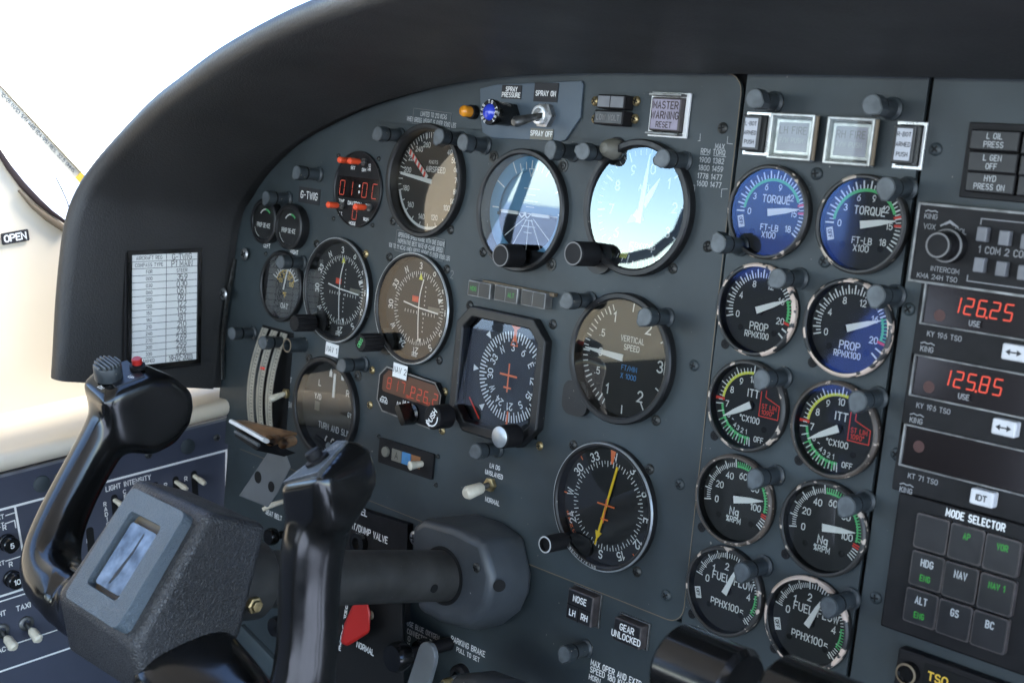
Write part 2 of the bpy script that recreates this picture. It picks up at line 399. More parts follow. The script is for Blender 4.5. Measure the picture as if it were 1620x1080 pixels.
M['lilac'] = mat('warning_cap', (.25, .21, .28), .35, vary=(90, .15))
M['frost'] = mat('frosted_cap', (.30, .30, .35), .4, vary=(50, .15))
M['clearplastic'] = mat('clear_guard', (.36, .36, .35), .2, metal=.3, vary=(120, .25))
M['bluegem'] = mat('blue_lens', (.03, .06, .55), .1, coat=1)
M['amberlens'] = mat('amber_lens', (.80, .30, .02), .2, coat=.5)
M['mirror'] = mat('badge_acrylic', (.13, .155, .19), .2, metal=.1, vary=(70, .75))
M['sky_blue'] = mat('horizon_sky', (.10, .26, .42), .6)
M['ground_br'] = mat('horizon_ground', (.035, .024, .017), .6)
M['olive'] = mat('legend_olive', (.16, .15, .12), .5)
M['legend_blue'] = mat('legend_blue', (.06, .22, .45), .5)
M['legend_brown'] = mat('legend_brown', (.26, .11, .04), .5)
M['button_rim'] = mat('button_rim', (.06, .05, .048), .45, vary=(200, .3))
M['silver_line'] = mat('worn_silver_edge', (.20, .20, .195), .4, metal=.4, vary=(90, .45))
M['apron'] = mat('concrete_apron', (.80, .80, .80), .9, vary=(.4, .1))
# ================================================================== the place around the panel
g = MB(); g.box(-60000, 60000, -60000, 60000, -2300, -2200); g.build('ground', M['apron'], kind='structure', smooth=0)
g = MB(); g.box(-1112, 900, -2300, -250, 264, 284); g.build('unseen_cabin_roof', M['cream'], kind='structure', smooth=0)  # unseen roof, added to cut the sky light inside
g = MB(); tr_ = MB(); tr_.prism([(-560, -250), (-900, -250), (-900, -134), (-1300, -134), (-1300, 262), (-2300, 262), (-2300, -740), (-560, -740)], 0, 14, [[(-1120, -335), (-1700, -335), (-1700, -145), (-1400, -145)]]); g.v = [(-1106+y, x, z) for x, y, z in tr_.v]; g.f = tr_.f; g.build('unseen_dark_backdrop', M['black_matte'], kind='structure', smooth=0)  # unseen dark sheet, shaped to darken parts of the dial reflections
g = MB(); g.box(-1112, 900, -2300, 400, -760, -740); g.build('unseen_cabin_floor', M['black_matte'], kind='structure', smooth=0)  # unseen floor, put in to block light from below

# ---- glareshield: inner edge in (x, z) on the panel, swept towards the pilot, rolled lip, upper skin running forward
edge = [(-1036, -238), (-1034, -215), (-1032, -166), (-1026, -104), (-1018, -68), (-990, -34), (-944, -2), (-892, 19.5), (-834, 38), (-758, 54.5),
        (-688, 64), (-607, 68.5), (-513, 70), (-419, 71), (-296, 71), (-120, 71), (100, 71)]
ed = spline(edge, 5)
nn = len(ed)
HD = [(-1037, 159), (-1032, 161), (-1026, 161), (-1018, 150), (-990, 138), (-944, 135), (-892, 138), (-834, 144), (-758, 156), (-688, 168), (-607, 189), (-513, 214), (-420, 226), (200, 226)]
def hood_depth(x, z=0):
    for (a, A), (b, B) in zip(HD, HD[1:]):
        if x <= b:
            t = max(0, min(1, (x-a)/(b-a))); return A+(B-A)*t
    return HD[-1][1]
HDL = [hood_depth(p.x) for p in ed]
for _ in range(10): HDL = [HDL[0]]+[(HDL[i-1]+2*HDL[i]+HDL[i+1])/4 for i in range(1, len(HDL)-1)]+[HDL[-1]]
hs = MB(); ring = None; cols = 0
for i, p in enumerate(ed):
    d = (ed[min(i+1, nn-1)]-ed[max(i-1, 0)]).normalized(); n_ = Vector((-d.y, d.x))      # outward
    L_ = HDL[i]; u = max(0, min(1, (p.x+1034)/60))
    sec = [(5, -40, 0), (5, 3, 0), (5, -9, 0), (0, -11, 0), (0, -.30*L_, 0), (-.5, -.6*L_, 0), (-1, -.88*L_, 0)]
    rr = 9.0
    for k in range(0, 9):
        a = math.radians(-90+k*30 if k < 7 else 90); a = math.radians(180*k/8)
        sec.append((rr-1-rr*math.cos(a), -L_-rr*1.15*math.sin(a), 0))
    sec += [(2*rr+1, -.6*L_, 0), (2*rr+6, -.2*L_, 0), (2*rr+10, 60, 0), (2*rr+14, 160, 0)]
    sec[0] = (5, 6, 0)
    cols = len(sec)
    for o_, y, _ in sec:
        zz = p.y+n_.y*o_ - .10*y*(1 if y < 0 else .2)
        hs.v.append((p.x+n_.x*o_, y, zz))
for i in range(nn-1):
    for k in range(cols-1):
        hs.f.append((i*cols+k, (i+1)*cols+k, (i+1)*cols+k+1, i*cols+k+1))
hs.f.append(tuple(range(cols)))
hood = hs.build('glareshield', M['hood'], smooth=60, label='black padded glareshield hood arching over the whole instrument panel', cat='glareshield', norm=True)

# ---- side wall with its windows (cream trim), the slanted window post and the seal
X0 = -1110
wo = [(60, -262), (60, -88), (-126, -93), (-150, -75), (-195, -29), (-300, 80), (-470, 262), (-2300, 262), (-2300, -470), (60, -470)]
door_open = [(-392, -132), (-1250, -132), (-1275, -110), (-1290, -60), (-1290, 170), (-1260, 205), (-600, 205), (-575, 190), (-412, -105)]
sw = MB()
yz = lambda L: [(p[0], p[1]) for p in L]
reflection_open = [(-1120, -335), (-1700, -335), (-1700, -145), (-1400, -145)]  # made-up opening, shaped so a PROP gauge glass reflects blue
tmp = MB(); tmp.prism(yz(wo), 0, 22, [yz(door_open), yz(reflection_open)])
sw.v = [(X0-y, x, z) for x, y, z in tmp.v]; sw.f = tmp.f
wall = sw.build('cabin_side_wall', M['cream'], smooth=0, norm=True, label='cream side wall trim with a slanted window post, left of the black hood', cat='wall', bevel=4)
sm = MB(); path = [at_x(px, py, X0+2) for px, py in [(-60, 150), (-20, 210), (0, 243), (15, 266), (35, 292), (60, 318), (80, 335), (104, 352), (130, 366)]]
sm.sweep(path, [(2, 2), (2, 2.2), (2, 2.4), (2, 2.8), (2, 3.2), (2, 3), (2, 2.2), (2, 1.6), (2, 1.4)], n=10)
sm.build('window_seal', M['seal'], wall, label='dark brown rubber seal along the window edge')
sm2 = MB(); sm2.sweep([at_x(px, py, X0+3) for px, py in [(30, 302), (50, 325), (75, 345), (104, 364)]], [(2, 1), (2, 2), (2, 3), (2, 3)], n=8)
sm2.build('sealant_bead', M['tan'], wall)
fr = MB(); fr.sweep([(X0+4, y, z) for y, z in [(-590, -66), (-640, -63), (-690, -58), (-745, -44), (-790, -12), (-812, 40), (-820, 110), (-822, 202)]], [(6, 7)]*8, n=10)
fr.build('window_frame', M['panel_l'], wall)
fs = MB(); fs.sweep([(X0+4, y, z) for y, z in [(-448, -131), (-446, -94), (-450, -64), (-466, -24), (-478, 12), (-560, 140), (-600, 204)]], [(6, 7)]*7, n=10)
fs.build('unseen_reflection_bar', M['panel'], wall)  # unseen bar, added for the dark band reflected in the horizon glass
# label strip of the heated windscreen, running along its edge
a, b = at_x(-40, 103, X0-30), at_x(134, 289, X0-30)
st = thing('windscreen_label_strip', 'narrow pale strip with serial number and resistance printed along it, crossing the bright window', 'label strip', (a+b)/2)
dr = (b-a).normalized(); nrm = Vector((1, 0, 0)); upv = nrm.cross(dr)
R3 = Matrix((dr, -nrm, upv if dr.cross(-nrm).dot(upv) > 0 else -upv)).transposed()
st.matrix_world = Matrix.Translation((a+b)/2*S) @ R3.to_4x4()
half = (b-a).length/2
q = MB(); q.box(-half, half, 0, 1.2, -3.7, 3.7); q.build('strip', M['ivory'], st)
q = MB(); q.box(-half, half, -1.2, .6, 3.5, 4.4); q.build('edge_bead', M['tan'], st)
q = MB(); q.text('10-01 (N/C) S/N 485 (C4-95) RES. 32.5 OHMS.', half-14, 0, 3.0, .5, -.08, 'r'); q.build('lettering', M['black_ink'], st, smooth=0)
q = MB(); q.box(half-10, half-3, -1.4, 0, -3.7, 3.7); q.build('end_clip', M['amber'], st)
# cable dropping behind the hood
q = MB(); q.tube([at_x(px, py, X0+6) for px, py in [(88, 280), (98, 300), (106, 318), (111, 335)]], .7, 8)
q.build('thin_wire', M['steel_d'], label='thin grey wire hanging down in the window corner beside the hood edge', cat='wire')
# OPEN placard on the wall
pc = at_x(24, 375, X0+1.5); e1 = (at_x(46, 371, X0+1.5)-at_x(2, 379, X0+1.5)).normalized()
R3 = Matrix((e1, Vector((-1, 0, 0)), Vector((-1, 0, 0)).cross(e1)*-1)).transposed()
if R3.determinant() < 0: R3 = Matrix((e1, Vector((-1, 0, 0)), Vector((-1, 0, 0)).cross(e1))).transposed()
op = thing('open_placard', 'small black sticker reading OPEN in white on the cream side wall', 'placard', pc, R3)
q = MB(); q.prism(rrect(-12.6, 12.6, -5.2, 5.2, 1.2), -.3, .4); q.build('sticker', M['black_ink'], op)
q = MB(); q.text('OPEN', 0, 0, 5.6, 1.35, -.36, wide=1.05); q.build('lettering', M['white'], op, smooth=0)

# ---- window ledge swept along the console direction
HDIR = Vector((0, -1, -.154)).normalized()
sec = [(-1031.5, -263), (-1026.5, -261), (-1023.5, -257), (-1023, -252.5), (-1025, -248.5), (-1029.5, -246.3), (-1036, -246.6), (-1045, -247.2), (-1075, -244), (-1098, -240), (-1107, -237.5), (-1111, -236)]
lg = MB(); T = [-14, 60, 140, 230, 330, 500, 900]
for t in T:
    for X, z in sec: lg.v.append((X, HDIR.y*t, z+HDIR.z*t))
k = len(sec)
for i in range(len(T)-1):
    for j in range(k-1): lg.f.append((i*k+j, i*k+j+1, (i+1)*k+j+1, (i+1)*k+j))
lg.f.append(tuple(range(k)))
lg.build('window_ledge', M['cream'], smooth=60, label='cream window ledge with a rounded front edge above the navy side console', cat='ledge')

# ---- side console
CROT = Matrix((Vector((0, .9883, .1522)), Vector((-1, 0, 0)), Vector((0, -.1522, .9883)))).transposed()
CORG = Vector((-1030, 0, -264.5))
con = thing('side_console', 'navy blue side console panel with white framing lines and sliders under the cream ledge', 'console', CORG, CROT)
CI = CROT.inverted()
def cp(px, py):                              # photo pixel -> console coordinates (x forward, z up)
    q_ = CI @ (at_x(px, py, -1030)-CORG); return (q_.x, q_.z)
cx1 = cp(377, 690)[0]
q = MB(); q.box(-1150, cx1, 0, 25, -470, -.5); q.build('panel_face', M['navy'], con, bevel=1)
q = MB(); q.box(-1150, cx1, -.6, 3, -2.8, -.2); q.build('edge_strip', M['capgrey'], con)
ink = MB()
def cl(pts, t=1.3, cl_=False): ink.stroke([cp(*p) for p in pts], t, -.05, cl_)
cl([(-60, 822), (150, 766.5), (358, 712), (357.5, 778), (356, 850)], 2.1)
cl([(23.5, 801), (34, 860), (47, 926)], 1.9); cl([(-60, 962), (52, 926.5)], 1.9); cl([(-60, 970), (54, 934)], 1.2)
cl([(23, 1018), (90, 996)], 1.0); cl([(-60, 1082), (112, 1024)], 1.6)
cl([(9, 815), (23, 810.5)], 1.0); cl([(8, 828), (23, 822.5), (25, 834)], 1.0); cl([(9, 887), (34, 879), (36, 888)], 1.0)
ink.build('framing_lines', M['white'], con, smooth=0)
ink = MB()
def ct(txt, px, py, h, al='c', **k_): x, z = cp(px, py); ink.text(txt, x, z, h, h*.19, -.06, al, **k_)
ct('LIGHT INTENSITY', 238, 754, 4.4, 'r', wide=.85)
for s_, (px, py), dpy in [('CENTER', (197, 777), 12.4), ('RADIO PANEL', (166, 797), 12.8), ('INST', (138, 847), 13.5)]:
    x, z = cp(px, py)
    for i_, ch in enumerate(s_): ink.text(ch, x+.25*i_, z-4.95*i_, 3.5, .7, -.06)
ct('R', 294, 757, 4); ct('R', 262, 767, 4); ct('EXT', 6, 816, 3.6, 'r'); ct('R', 7, 834, 4); ct('LT', 6, 829, 3.4, 'r'); ct('EXT', 7, 889, 3.6, 'r'); ct('R', 17, 892, 4)
ct('TAXI', 37, 959, 4.4); ct('LIGHT', 9, 968, 4.2, 'r'); ct('RETRACT', 15, 1023, 4, 'r')
ink.build('lettering', M['white'], con, smooth=0)
def cthing(name, label, cat, px, py, group=None):
    x, z = cp(px, py); return thing(name, label, cat, CORG+CROT @ Vector((x, 0, z)), CROT, group)
# blank plugs
def plug(px, py, label):
    x, z = cp(px, py); q = MB(); q.lathe([(0, -1.6), (5.6, -1.6), (7.4, -.9), (7.6, 0)], 32); o = q.build('blanking_plug', M['panel'], None, CORG+CROT @ Vector((x, 0, z)), CROT, label=label, cat='plug', group='blanking plugs on the side console')
plug(66, 765, 'round dark blanking plug on the navy console left of the outboard control grip')
plug(297, 706, 'round dark blanking plug on the navy console above the LIGHT INTENSITY lettering')
# dimmer sliders: slot + ivory lever
def slider(px, py, label, slot=90, tip=True):
    t = cthing('dimmer_slider', label, 'slider', px, py, 'dimmer sliders on the side console')
    q = MB(); q.prism(rrect(-3.2, 3.2, -slot, 5, 3), -.12, .3); q.build('slot', M['black_matte'], t)
    q = MB(); q.sweep([(0, 2, 0), (1, -4, -1.5), (2.6, -9, -4), (3.6, -13, -6)], [(2, 1.6), (2.3, 1.9), (2.9, 2.4), (2.2, 1.8)], n=12); q.build('lever', M['ivory'], t)
slider(181, 790, 'dimmer slider with ivory lever on the navy console nearest the control grip')
slider(212, 778, 'dimmer slider with ivory lever on the navy console beside the CENTER lettering')
slider(246, 770, 'dimmer slider right behind the upper left corner of the yoke hub', 60)
slider(278, 761, 'dimmer slider half hidden behind the yoke hub, between two R letters', 60)
slider(307, 752, 'dimmer slider with ivory lever nearest the corner of the white frame line', 60)
for px, py, lab in [(143, 850, 'empty black slider slot behind the outboard control grip')]:
    t = cthing('dimmer_slider', lab, 'slider', px, py, 'dimmer sliders on the side console'); q = MB(); q.prism(rrect(-3.6, 3.6, -60, 10, 3), -.12, .3); q.build('slot', M['black_matte'], t)
def cbreaker(px, py, num, label):
    t = cthing('circuit_breaker', label, 'circuit breaker', px, py, 'round breakers on the side console')
    q = MB(); q.lathe([(7.6, 0), (7.6, -3), (6.8, -3.4), (5.6, -3.4), (5.6, -5.5), (7, -6), (7, -11), (6.2, -12), (0, -12)], 28); q.build('button', M['black_gloss'], t)
    q = MB(); q.text(num, 0, 0, 4.2, .8, -12.1); q.build('number', M['white'], t, smooth=0)
cbreaker(10, 857, '5', 'round black circuit breaker marked 5 on the navy side console')
cbreaker(18, 914, '10', 'round black circuit breaker marked 10 on the navy side console')
def ctoggle(px, py, label):
    t = cthing('toggle_switch', label, 'switch', px, py, 'ivory tipped toggles on the side console')
    q = MB(); q.lathe([(6.6, 0), (6.6, -1.6), (5.4, -2.4), (3.6, -2.4), (3.0, 0)], 28); q.build('collar', M['steel_d'], t)
    q = MB(); q.sweep([(0, 1, 0), (.6, -8, -4)], [(1.6, 1.6), (2, 2)], n=12, p=2); q.build('lever', M['steel_d'], t)
    q = MB(); q.sweep([(.6, -7.5, -3.7), (.9, -10, -5), (1.8, -18, -9.5), (1.9, -20, -10.5)], [(2.6, 2.6), (4, 4), (4.6, 4.6), (2.6, 2.6)], n=16, p=2); q.build('tip', M['ivory'], t)
ctoggle(41, 985, 'toggle switch with ivory tip below the TAXI lettering')
ctoggle(2, 997, 'toggle switch with ivory tip at the photo edge, left of the TAXI switch')

# ================================================================== main panel plates
fl = [(-1027, -289), (-1027, -262), (-1042, -258)] + [(p.x-6, p.y) for p in ed if p.x < -1010] + [(p.x, p.y+4) for p in ed if -1010 <= p.x < -490] + [(-488, 74.5)] + arc(-488, 60.5, 12, 12, 90, 0, 5) + arc(-484, -277, 12, 12, 0, -90, 5)
HOLES = {'AS': (-766.3, -16.5, 43), 'AI': (-656.8, -30, 43), 'AL': (-547.2, -18.2, 43), 'VS': (-547.1, -121.4, 43), 'N1': (-867.2, -117.9, 43), 'N2': (-766.9, -119.1, 43),
         'RM': (-548, -226.6, 43), 'CK': (-852.8, -30.2, 30), 'OA': (-949.4, -125.7, 30), 'TS': (-871, -222, 42)}
hz = [circle(*h, 48) for h in HOLES.values()]+[[(-705, -195), (-620, -195), (-620, -115), (-705, -115)][::1]]
q = MB(); q.prism(fl, 0, 3, hz)
panel = q.build('instrument_panel', M['panel'], smooth=0, bevel=.6, norm=True, label='blue grey flight instrument plate holding the large dials under the hood', cat='instrument panel')
q = MB(); rp = [(p[0]-.5, p[1]+.4) for p in fl[-14:]]; q.stroke([(-1000, -288.6)]+rp[::-1], .55, -.06); q.build('worn_plate_edge', M['tan'], panel, smooth=0)
q = MB(); q.prism([(-473.5, -345), (-351, -345), (-351, 76), (-473.5, 76)], .4, 3.4)
q.build('engine_gauge_panel', M['panel'], smooth=0, bevel=.6, label='tall blue grey plate carrying two columns of small engine gauges', cat='instrument panel')
q = MB(); q.prism([(-348, -420), (-100, -420), (-100, 76), (-348, 76)], 0, 3)
q.build('radio_mounting_plate', M['panel'], smooth=0, bevel=.6, label='blue grey plate on the photo right carrying radios and mode selector', cat='instrument panel')
q = MB(); q.prism([(-1027, -738), (-351, -738), (-351, -288.5), (-1027, -288.5)], 3.6, 6.6)
low = q.build('lower_mounting_plate', M['panel'], smooth=0, bevel=.6, label='blue grey lower panel behind the yoke with parking brake and gear lights', cat='instrument panel')
q = MB(); q.prism([(-1027, -738), (-1027, -262), (-1040, -258)]+[(p.x-3, p.y+4) for p in ed if p.x < -90]+[(-90, 72), (-90, -738)], 7, 12); q.build('panel_backing', M['black_matte'], kind='structure', smooth=0)

def ptext(name, lines, mat_, lift=.05, label=None, cat='lettering', thick=.17, base=None):
    """painted lettering on the panel; lines = (text, px, py, height, align)"""
    q = MB(); o = at(lines[0][1], lines[0][2])
    for ln in lines:
        p = at(ln[1], ln[2]); q.text(ln[0], p.x-o.x, p.z-o.z, ln[3], ln[3]*thick, 0, ln[4] if len(ln) > 4 else 'c', wide=ln[5] if len(ln) > 5 else .8)
    y = (base if base is not None else 0)-lift
    return q.build(name, mat_, None, (o.x, y, o.z), smooth=0, label=label, cat=cat)
def placard(name, label, px, py, wd, ht, lines, bgm, inkm, th=.6, rot=0, base=0, hs=None):
    o = at(px, py)
    t = thing(name, label, 'placard', (o.x, base, o.z), Matrix.Rotation(math.radians(rot), 3, 'Y') if rot else None)
    q = MB(); q.prism([(-wd/2, -ht/2), (wd/2, -ht/2), (wd/2, ht/2), (-wd/2, ht/2)], -th, .05); q.build('plate', bgm, t, smooth=0)
    q = MB()
    for s_, x, z, h, *r in lines: q.text(s_, x, z, h, h*(r[1] if len(r) > 1 else .18), -th-.04, r[0] if r else 'c', wide=.8)
    q.build('lettering', inkm, t, smooth=0); return t
# ================================================================== instruments
def shell(t, R, Ro, lift, depth, rim=None, glassm='glass', face='face', bez='bezel', edge_=None, tilt=(0, 0)):
    q = MB(); q.lathe([(R, .4), (R, -lift+1.2), (R-.9, -lift), (Ro+1.4, -lift), (Ro+.2, -lift+.9), (Ro-.3, depth+.3)], 72); q.build('bezel', M[bez], t, smooth=30)
    if rim:
        q = MB(); q.lathe([(R+.12, -lift*.35), (R+.12, -lift+1.0), (R-1.0, -lift-.14), (R-2.2, -lift-.14)], 72); q.build('bezel_rim', M[rim], t, smooth=40)
    if edge_:
        q = MB(); q.lathe([(R+.1, -lift+1.1), (R-.5, -lift-.12), (R-1.0, -lift-.12)], 72); q.build('bezel_edge', M[edge_], t, smooth=40)
    q = MB(); q.plate(circle(0, 0, Ro+.6, 64), depth); q.build('dial', M[face], t, smooth=0)
    q = MB(); q.plate(circle(0, 0, Ro+.15, 64), 0); q.build('glass', M[glassm], t, (0, -lift+1.3+(2.3 if tilt[1] else .7 if tilt[0] else 0), 0), Matrix.Rotation(math.radians(tilt[1]), 3, 'Z') @ Matrix.Rotation(math.radians(tilt[0]), 3, 'X'), smooth=0)
def ticks(mb, angs, r0, r1, t, y):
    for a in angs: mb.stroke([pol(r0, a), pol(r1, a)], t, y)
def band(mb, a0, a1, r0, r1, y, n=None):
    n = n or max(2, int(abs(a1-a0)/5))
    for i in range(n):
        A, B = a0+(a1-a0)*i/n, a0+(a1-a0)*(i+1)/n
        mb.plate([pol(r0, B), pol(r0, A), pol(r1, A), pol(r1, B)][::1] if True else 0, y)
def pointer(t, ang, L_, wd, y, tail=4, mt='needle', hub=3.2, hubm='black', name='pointer', tipw=.25):
    q = MB(); u = Vector(pol(1, ang)); n_ = Vector((u.y, -u.x))
    pts = [-tail*u+n_*wd/2*1.1, u*L_*.55+n_*wd/2*(.78), u*L_+n_*tipw, u*L_-n_*tipw, u*L_*.55-n_*wd/2*.78, -tail*u-n_*wd/2*1.1]
    q.prism([tuple(p) for p in pts][::-1], y-.5, y); q.build(name, M[mt], t, smooth=0)
    if hub:
        q = MB(); q.lathe([(hub, y+1.4), (hub, y-.2), (0, y-.2)] if False else [(hub, y+1.2), (hub, y+.1), (0, y+.1)], 24); q.build('pointer_hub', M[hubm], t)
def ink(t, name, mt, fn):
    q = MB(); fn(q); return q.build(name, M[mt], t, smooth=0)

# ---------------- airspeed
AS = thing('airspeed_indicator', 'airspeed dial marked KNOTS with a red and white striped pointer', 'gauge', (-766.3, 0, -16.5))
shell(AS, 45.2, 40.4, 6, 3, edge_='black', glassm='glass_warm', tilt=(0, -5))
asx = [(40, 40), (50, 55), (60, 69), (70, 85), (80, 101), (90, 116), (100, 131), (120, 162.6), (140, 193), (160, 226), (180, 255), (200, 284), (220, 305), (240, 326), (260, 345)]
def aang(v):
    for (a, A), (b, B) in zip(asx, asx[1:]):
        if a <= v <= b: return A+(B-A)*(v-a)/(b-a)
def f(q):
    ticks(q, [aang(v) for v in range(100, 261, 10)], 34, 38.5, .8, 2.9); ticks(q, [aang(v) for v in range(180, 260, 5)], 35.5, 38.5, .6, 2.9)
    ticks(q, [347, 351, 355, 359], 34.5, 38.5, .7, 2.9); ticks(q, [aang(v) for v in range(40, 100, 10)], 36, 38.5, .8, 2.9)
    for v, A in asx: q.text(str(v), *pol(29.5 if v >= 100 else 31.5, A), 3.9, .62, 2.9, wide=.8)
    q.text('KNOTS', *pol(15.4, 8), 2.6, .4, 2.9, wide=.9); q.text('AIRSPEED', 5.2, 9.5, 4.2, .65, 2.9, wide=.8)
ink(AS, 'markings', 'white', f)
def f(q): band(q, aang(118), aang(180), 36.4, 38.6, 2.92, 24)
ink(AS, 'white_arc', 'white', f)
u = Vector(pol(1, -50))
q = MB(); n_ = Vector((u.y, -u.x)); q.prism([tuple(x) for x in (u*4-n_*1.9, u*4+n_*1.9, u*34+n_*1.9, u*36.5, u*34-n_*1.9)][::-1], 1.7, 2.2); bp = q.build('limit_pointer', M['needle'], AS, smooth=0)
q = MB()
for k in range(6):
    a = u*(6+k*5); q.plate([tuple(x) for x in (a-n_*1.9, a+n_*1.9+u*1.6, a+n_*1.9+u*4.2, a-n_*1.9+u*2.6)], 1.6)
q.build('red_stripes', M['red'], bp, smooth=0)
pointer(AS, -83.5, 36, 3.4, 2.2, 3, hub=0, tipw=1.0)

# ---------------- attitude indicator
AI = thing('attitude_indicator', 'artificial horizon dial with white aeroplane symbol and pitch lines', 'gauge', (-656.8, 0, -30))
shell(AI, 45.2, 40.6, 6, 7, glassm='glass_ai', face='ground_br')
q = MB(); q.plate([(x, z) for x, z in circle(0, -2, 32, 64) if z >= -2.1], 6.8); q.build('horizon_sky', M['sky_blue'], AI, smooth=0)
def f(q):
    for k, w_ in ((5, 4), (9.5, 7), (14, 4), (18.5, 8), (-5, 4), (-9.5, 7), (-14, 4)): q.stroke([(-w_, -2+k), (w_, -2+k)], .55, 6.7)
    for a in (-150, -128, 128, 150, 180): q.stroke([pol(5, a, 0, -2), pol(30, a, 0, -2)], .7, 6.7)
    q.stroke([(-31, -2), (31, -2)], .9, 6.7)
ink(AI, 'pitch_lines', 'white', f)
q = MB(); q.prism(circle(0, 0, 41, 64), 4.6, 5.4, [circle(0, -1, 30.5, 64)]); q.build('roll_ring', M['sky_blue'], AI, smooth=0)
def f(q):
    ticks(q, [-60, -30, 30, 60], 31, 39.5, 1.0, 4.5); ticks(q, [-20, -10, 10, 20], 31, 36, .9, 4.5); ticks(q, [-90, 90, 0], 31, 37, 1, 4.5)
    q.stroke([(-2.4, 31), (2.4, 31), (0, 25.5)], .7, 4.4, True)
ink(AI, 'roll_marks', 'white', f)
q = MB(); q.box(-25, -7, 1.6, 2.6, -3.4, -1); q.box(7, 25, 1.6, 2.6, -3.4, -1); q.box(-1.2, 1.2, 1.6, 2.6, -3.2, -.9); q.stroke([(-6, -2.4), (-3, -5), (0, -3), (3, -5), (6, -2.4)], 1, 1.7)
q.build('aeroplane_symbol', M['needle'], AI, smooth=0)
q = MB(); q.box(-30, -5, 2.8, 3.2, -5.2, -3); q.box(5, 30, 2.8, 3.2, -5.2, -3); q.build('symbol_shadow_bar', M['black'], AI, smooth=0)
q = MB(); q.prism([p for p in circle(0, 0, 40.2, 64) if p[1] < -27], 3.2, 4.2); q.build('lower_mask', M['black'], AI, smooth=0)
def knob(t, x, z, r, L_, y0=-5, ring_='white', flutes=0, name='knob', mt='black', shaft=0, tx=None, face_m=None):
    k = None
    if shaft:
        q = MB(); q.tube([(x, 2, z), (x, -y0*0-shaft, z)], 2.2, 14); q.build('shaft', M['steel_d'], t)
    y0 = -shaft if shaft else y0*0
    q = MB()
    if flutes:
        n = flutes*4; prof = []
        for (rr, y) in [(r*.96, y0), (r, y0-1), (r, y0-L_+1.2), (r*.9, y0-L_)]:
            for i in range(n):
                a = 2*math.pi*i/n; m_ = rr-(r*.09 if i % 4 < 2 else 0); q.v.append((x+m_*math.cos(a), y, z+m_*math.sin(a)))
        for j in range(3):
            for i in range(n): l = (i+1) % n; q.f.append((j*n+i, (j+1)*n+i, (j+1)*n+l, j*n+l))
        q.f.append(tuple(reversed(range(3*n, 4*n))))
    else: q.lathe([(r, y0), (r, y0-L_+.9), (r-.9, y0-L_), (0, y0-L_)], 36, x, z)
    k = q.build(name, M[mt], t, smooth=35)
    if ring_:
        q = MB(); q.lathe([(r-.5, y0-L_-.1), (r-1.5, y0-L_-.12)], 36, x, z); q.build('knob_ring', M[ring_], k, smooth=0)
    if face_m:
        q = MB(); q.lathe([(r-.8, y0-L_-.1), (r-1.4, y0-L_-.5), (0, y0-L_-.5)], 36, x, z); q.build('knob_face', M[face_m], k)
    return k
def px_local(t, px, py, lift):
    p = at(px, py, lift); return p.x-t.location.x/S, p.z-t.location.z/S
x, z = px_local(AI, 790, 404, 26); knob(AI, x, z, 8.6, 18, shaft=7, ring_='dim_ink')

# ---------------- altimeter
AL = thing('altimeter', 'altimeter dial washed out by a bright sky reflection, knob at its lower left', 'gauge', (-547.2, 0, -18.2))
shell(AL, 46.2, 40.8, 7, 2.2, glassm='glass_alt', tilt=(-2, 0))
def f(q):
    for k in range(10): q.text(str(k), *pol(27.5, 36*k+12), 6.4, 1.0, 2.1, wide=.85)
    ticks(q, [36*k+12 for k in range(10)], 33.5, 39.5, 1.1, 2.1); ticks(q, [7.2*k+12 for k in range(50)], 36.3, 39.5, .6, 2.1)
    q.text('ENCODING', 6, -25, 3, .5, 2.1, wide=.85); q.text('ALT', 0, 14, 4, .65, 2.1)
ink(AL, 'markings', 'white', f)
def f(q):
    for k in range(5): q.stroke([(-13+1.3*k, -30), (-15+1.3*k, -35)], .7, 2.05)
ink(AL, 'hatched_flag', 'yellow', f)
pointer(AL, 5, 37, 4.2, .8, 10); pointer(AL, 32, 25, 5.4, 1.5, 8, hub=0, name='short_pointer'); 
q = MB(); q.plate([(-12, -11), (3, -8), (0, -2), (-9, -5)], 1.9); q.build('drum_window', M['grey_ink'], AL, smooth=0)
x, z = px_local(AL, 905, 401, 28); knob(AL, x, z, 8.6, 20, shaft=7, ring_='dim_ink')
q = MB(); q.prism(circle(x+3, z-1, 12.5, 32), -4, .2); q.build('corner_lug', M['bezel'], AL)

# ---------------- vertical speed
VS = thing('vertical_speed_indicator', 'VERTICAL SPEED dial with a broad white needle resting on zero', 'gauge', (-547.1, 0, -121.4))
shell(VS, 45.4, 40.4, 7, 1.8, glassm='glass_warm')
def f(q):
    for s_, a, r, h in (('.5', -58, 27, 4.6), ('.5', -118, 27, 4.6), ('0', -88, 22.6, 5.2), ('1', -26, 30, 6.5), ('1', -151, 27, 6.5), ('2', 37, 29, 7), ('3[', 91, 32.5, 7.4), ('2', 145, 29, 7)):
        q.text(s_, *pol(r, a), h, h*.16, 1.7, wide=.9)
    ticks(q, [-90+11.9*k/2.0 for k in range(-11, 12) if k], 34.5, 38.3, .8, 1.7); ticks(q, [-90-59+118*k/4 for k in range(5)], 33, 38.3, 1.15, 1.7)
    ticks(q, [4, 62, 118, 147.5, 177], 33, 38.3, 1.0, 1.7)
    q.text('VERTICAL', 4.6, 13.6, 3.7, .55, 1.7, wide=.82); q.text('SPEED', 4.6, 7.8, 3.7, .55, 1.7, wide=.82)
ink(VS, 'markings', 'white', f)
ink(VS, 'unit_lettering', 'blue_ink', lambda q: (q.text('FT/MIN', 4.4, -6.5, 3.3, .5, 1.7, wide=.85), q.text('X 1000', 4.4, -12.2, 3.3, .5, 1.7, wide=.85)))
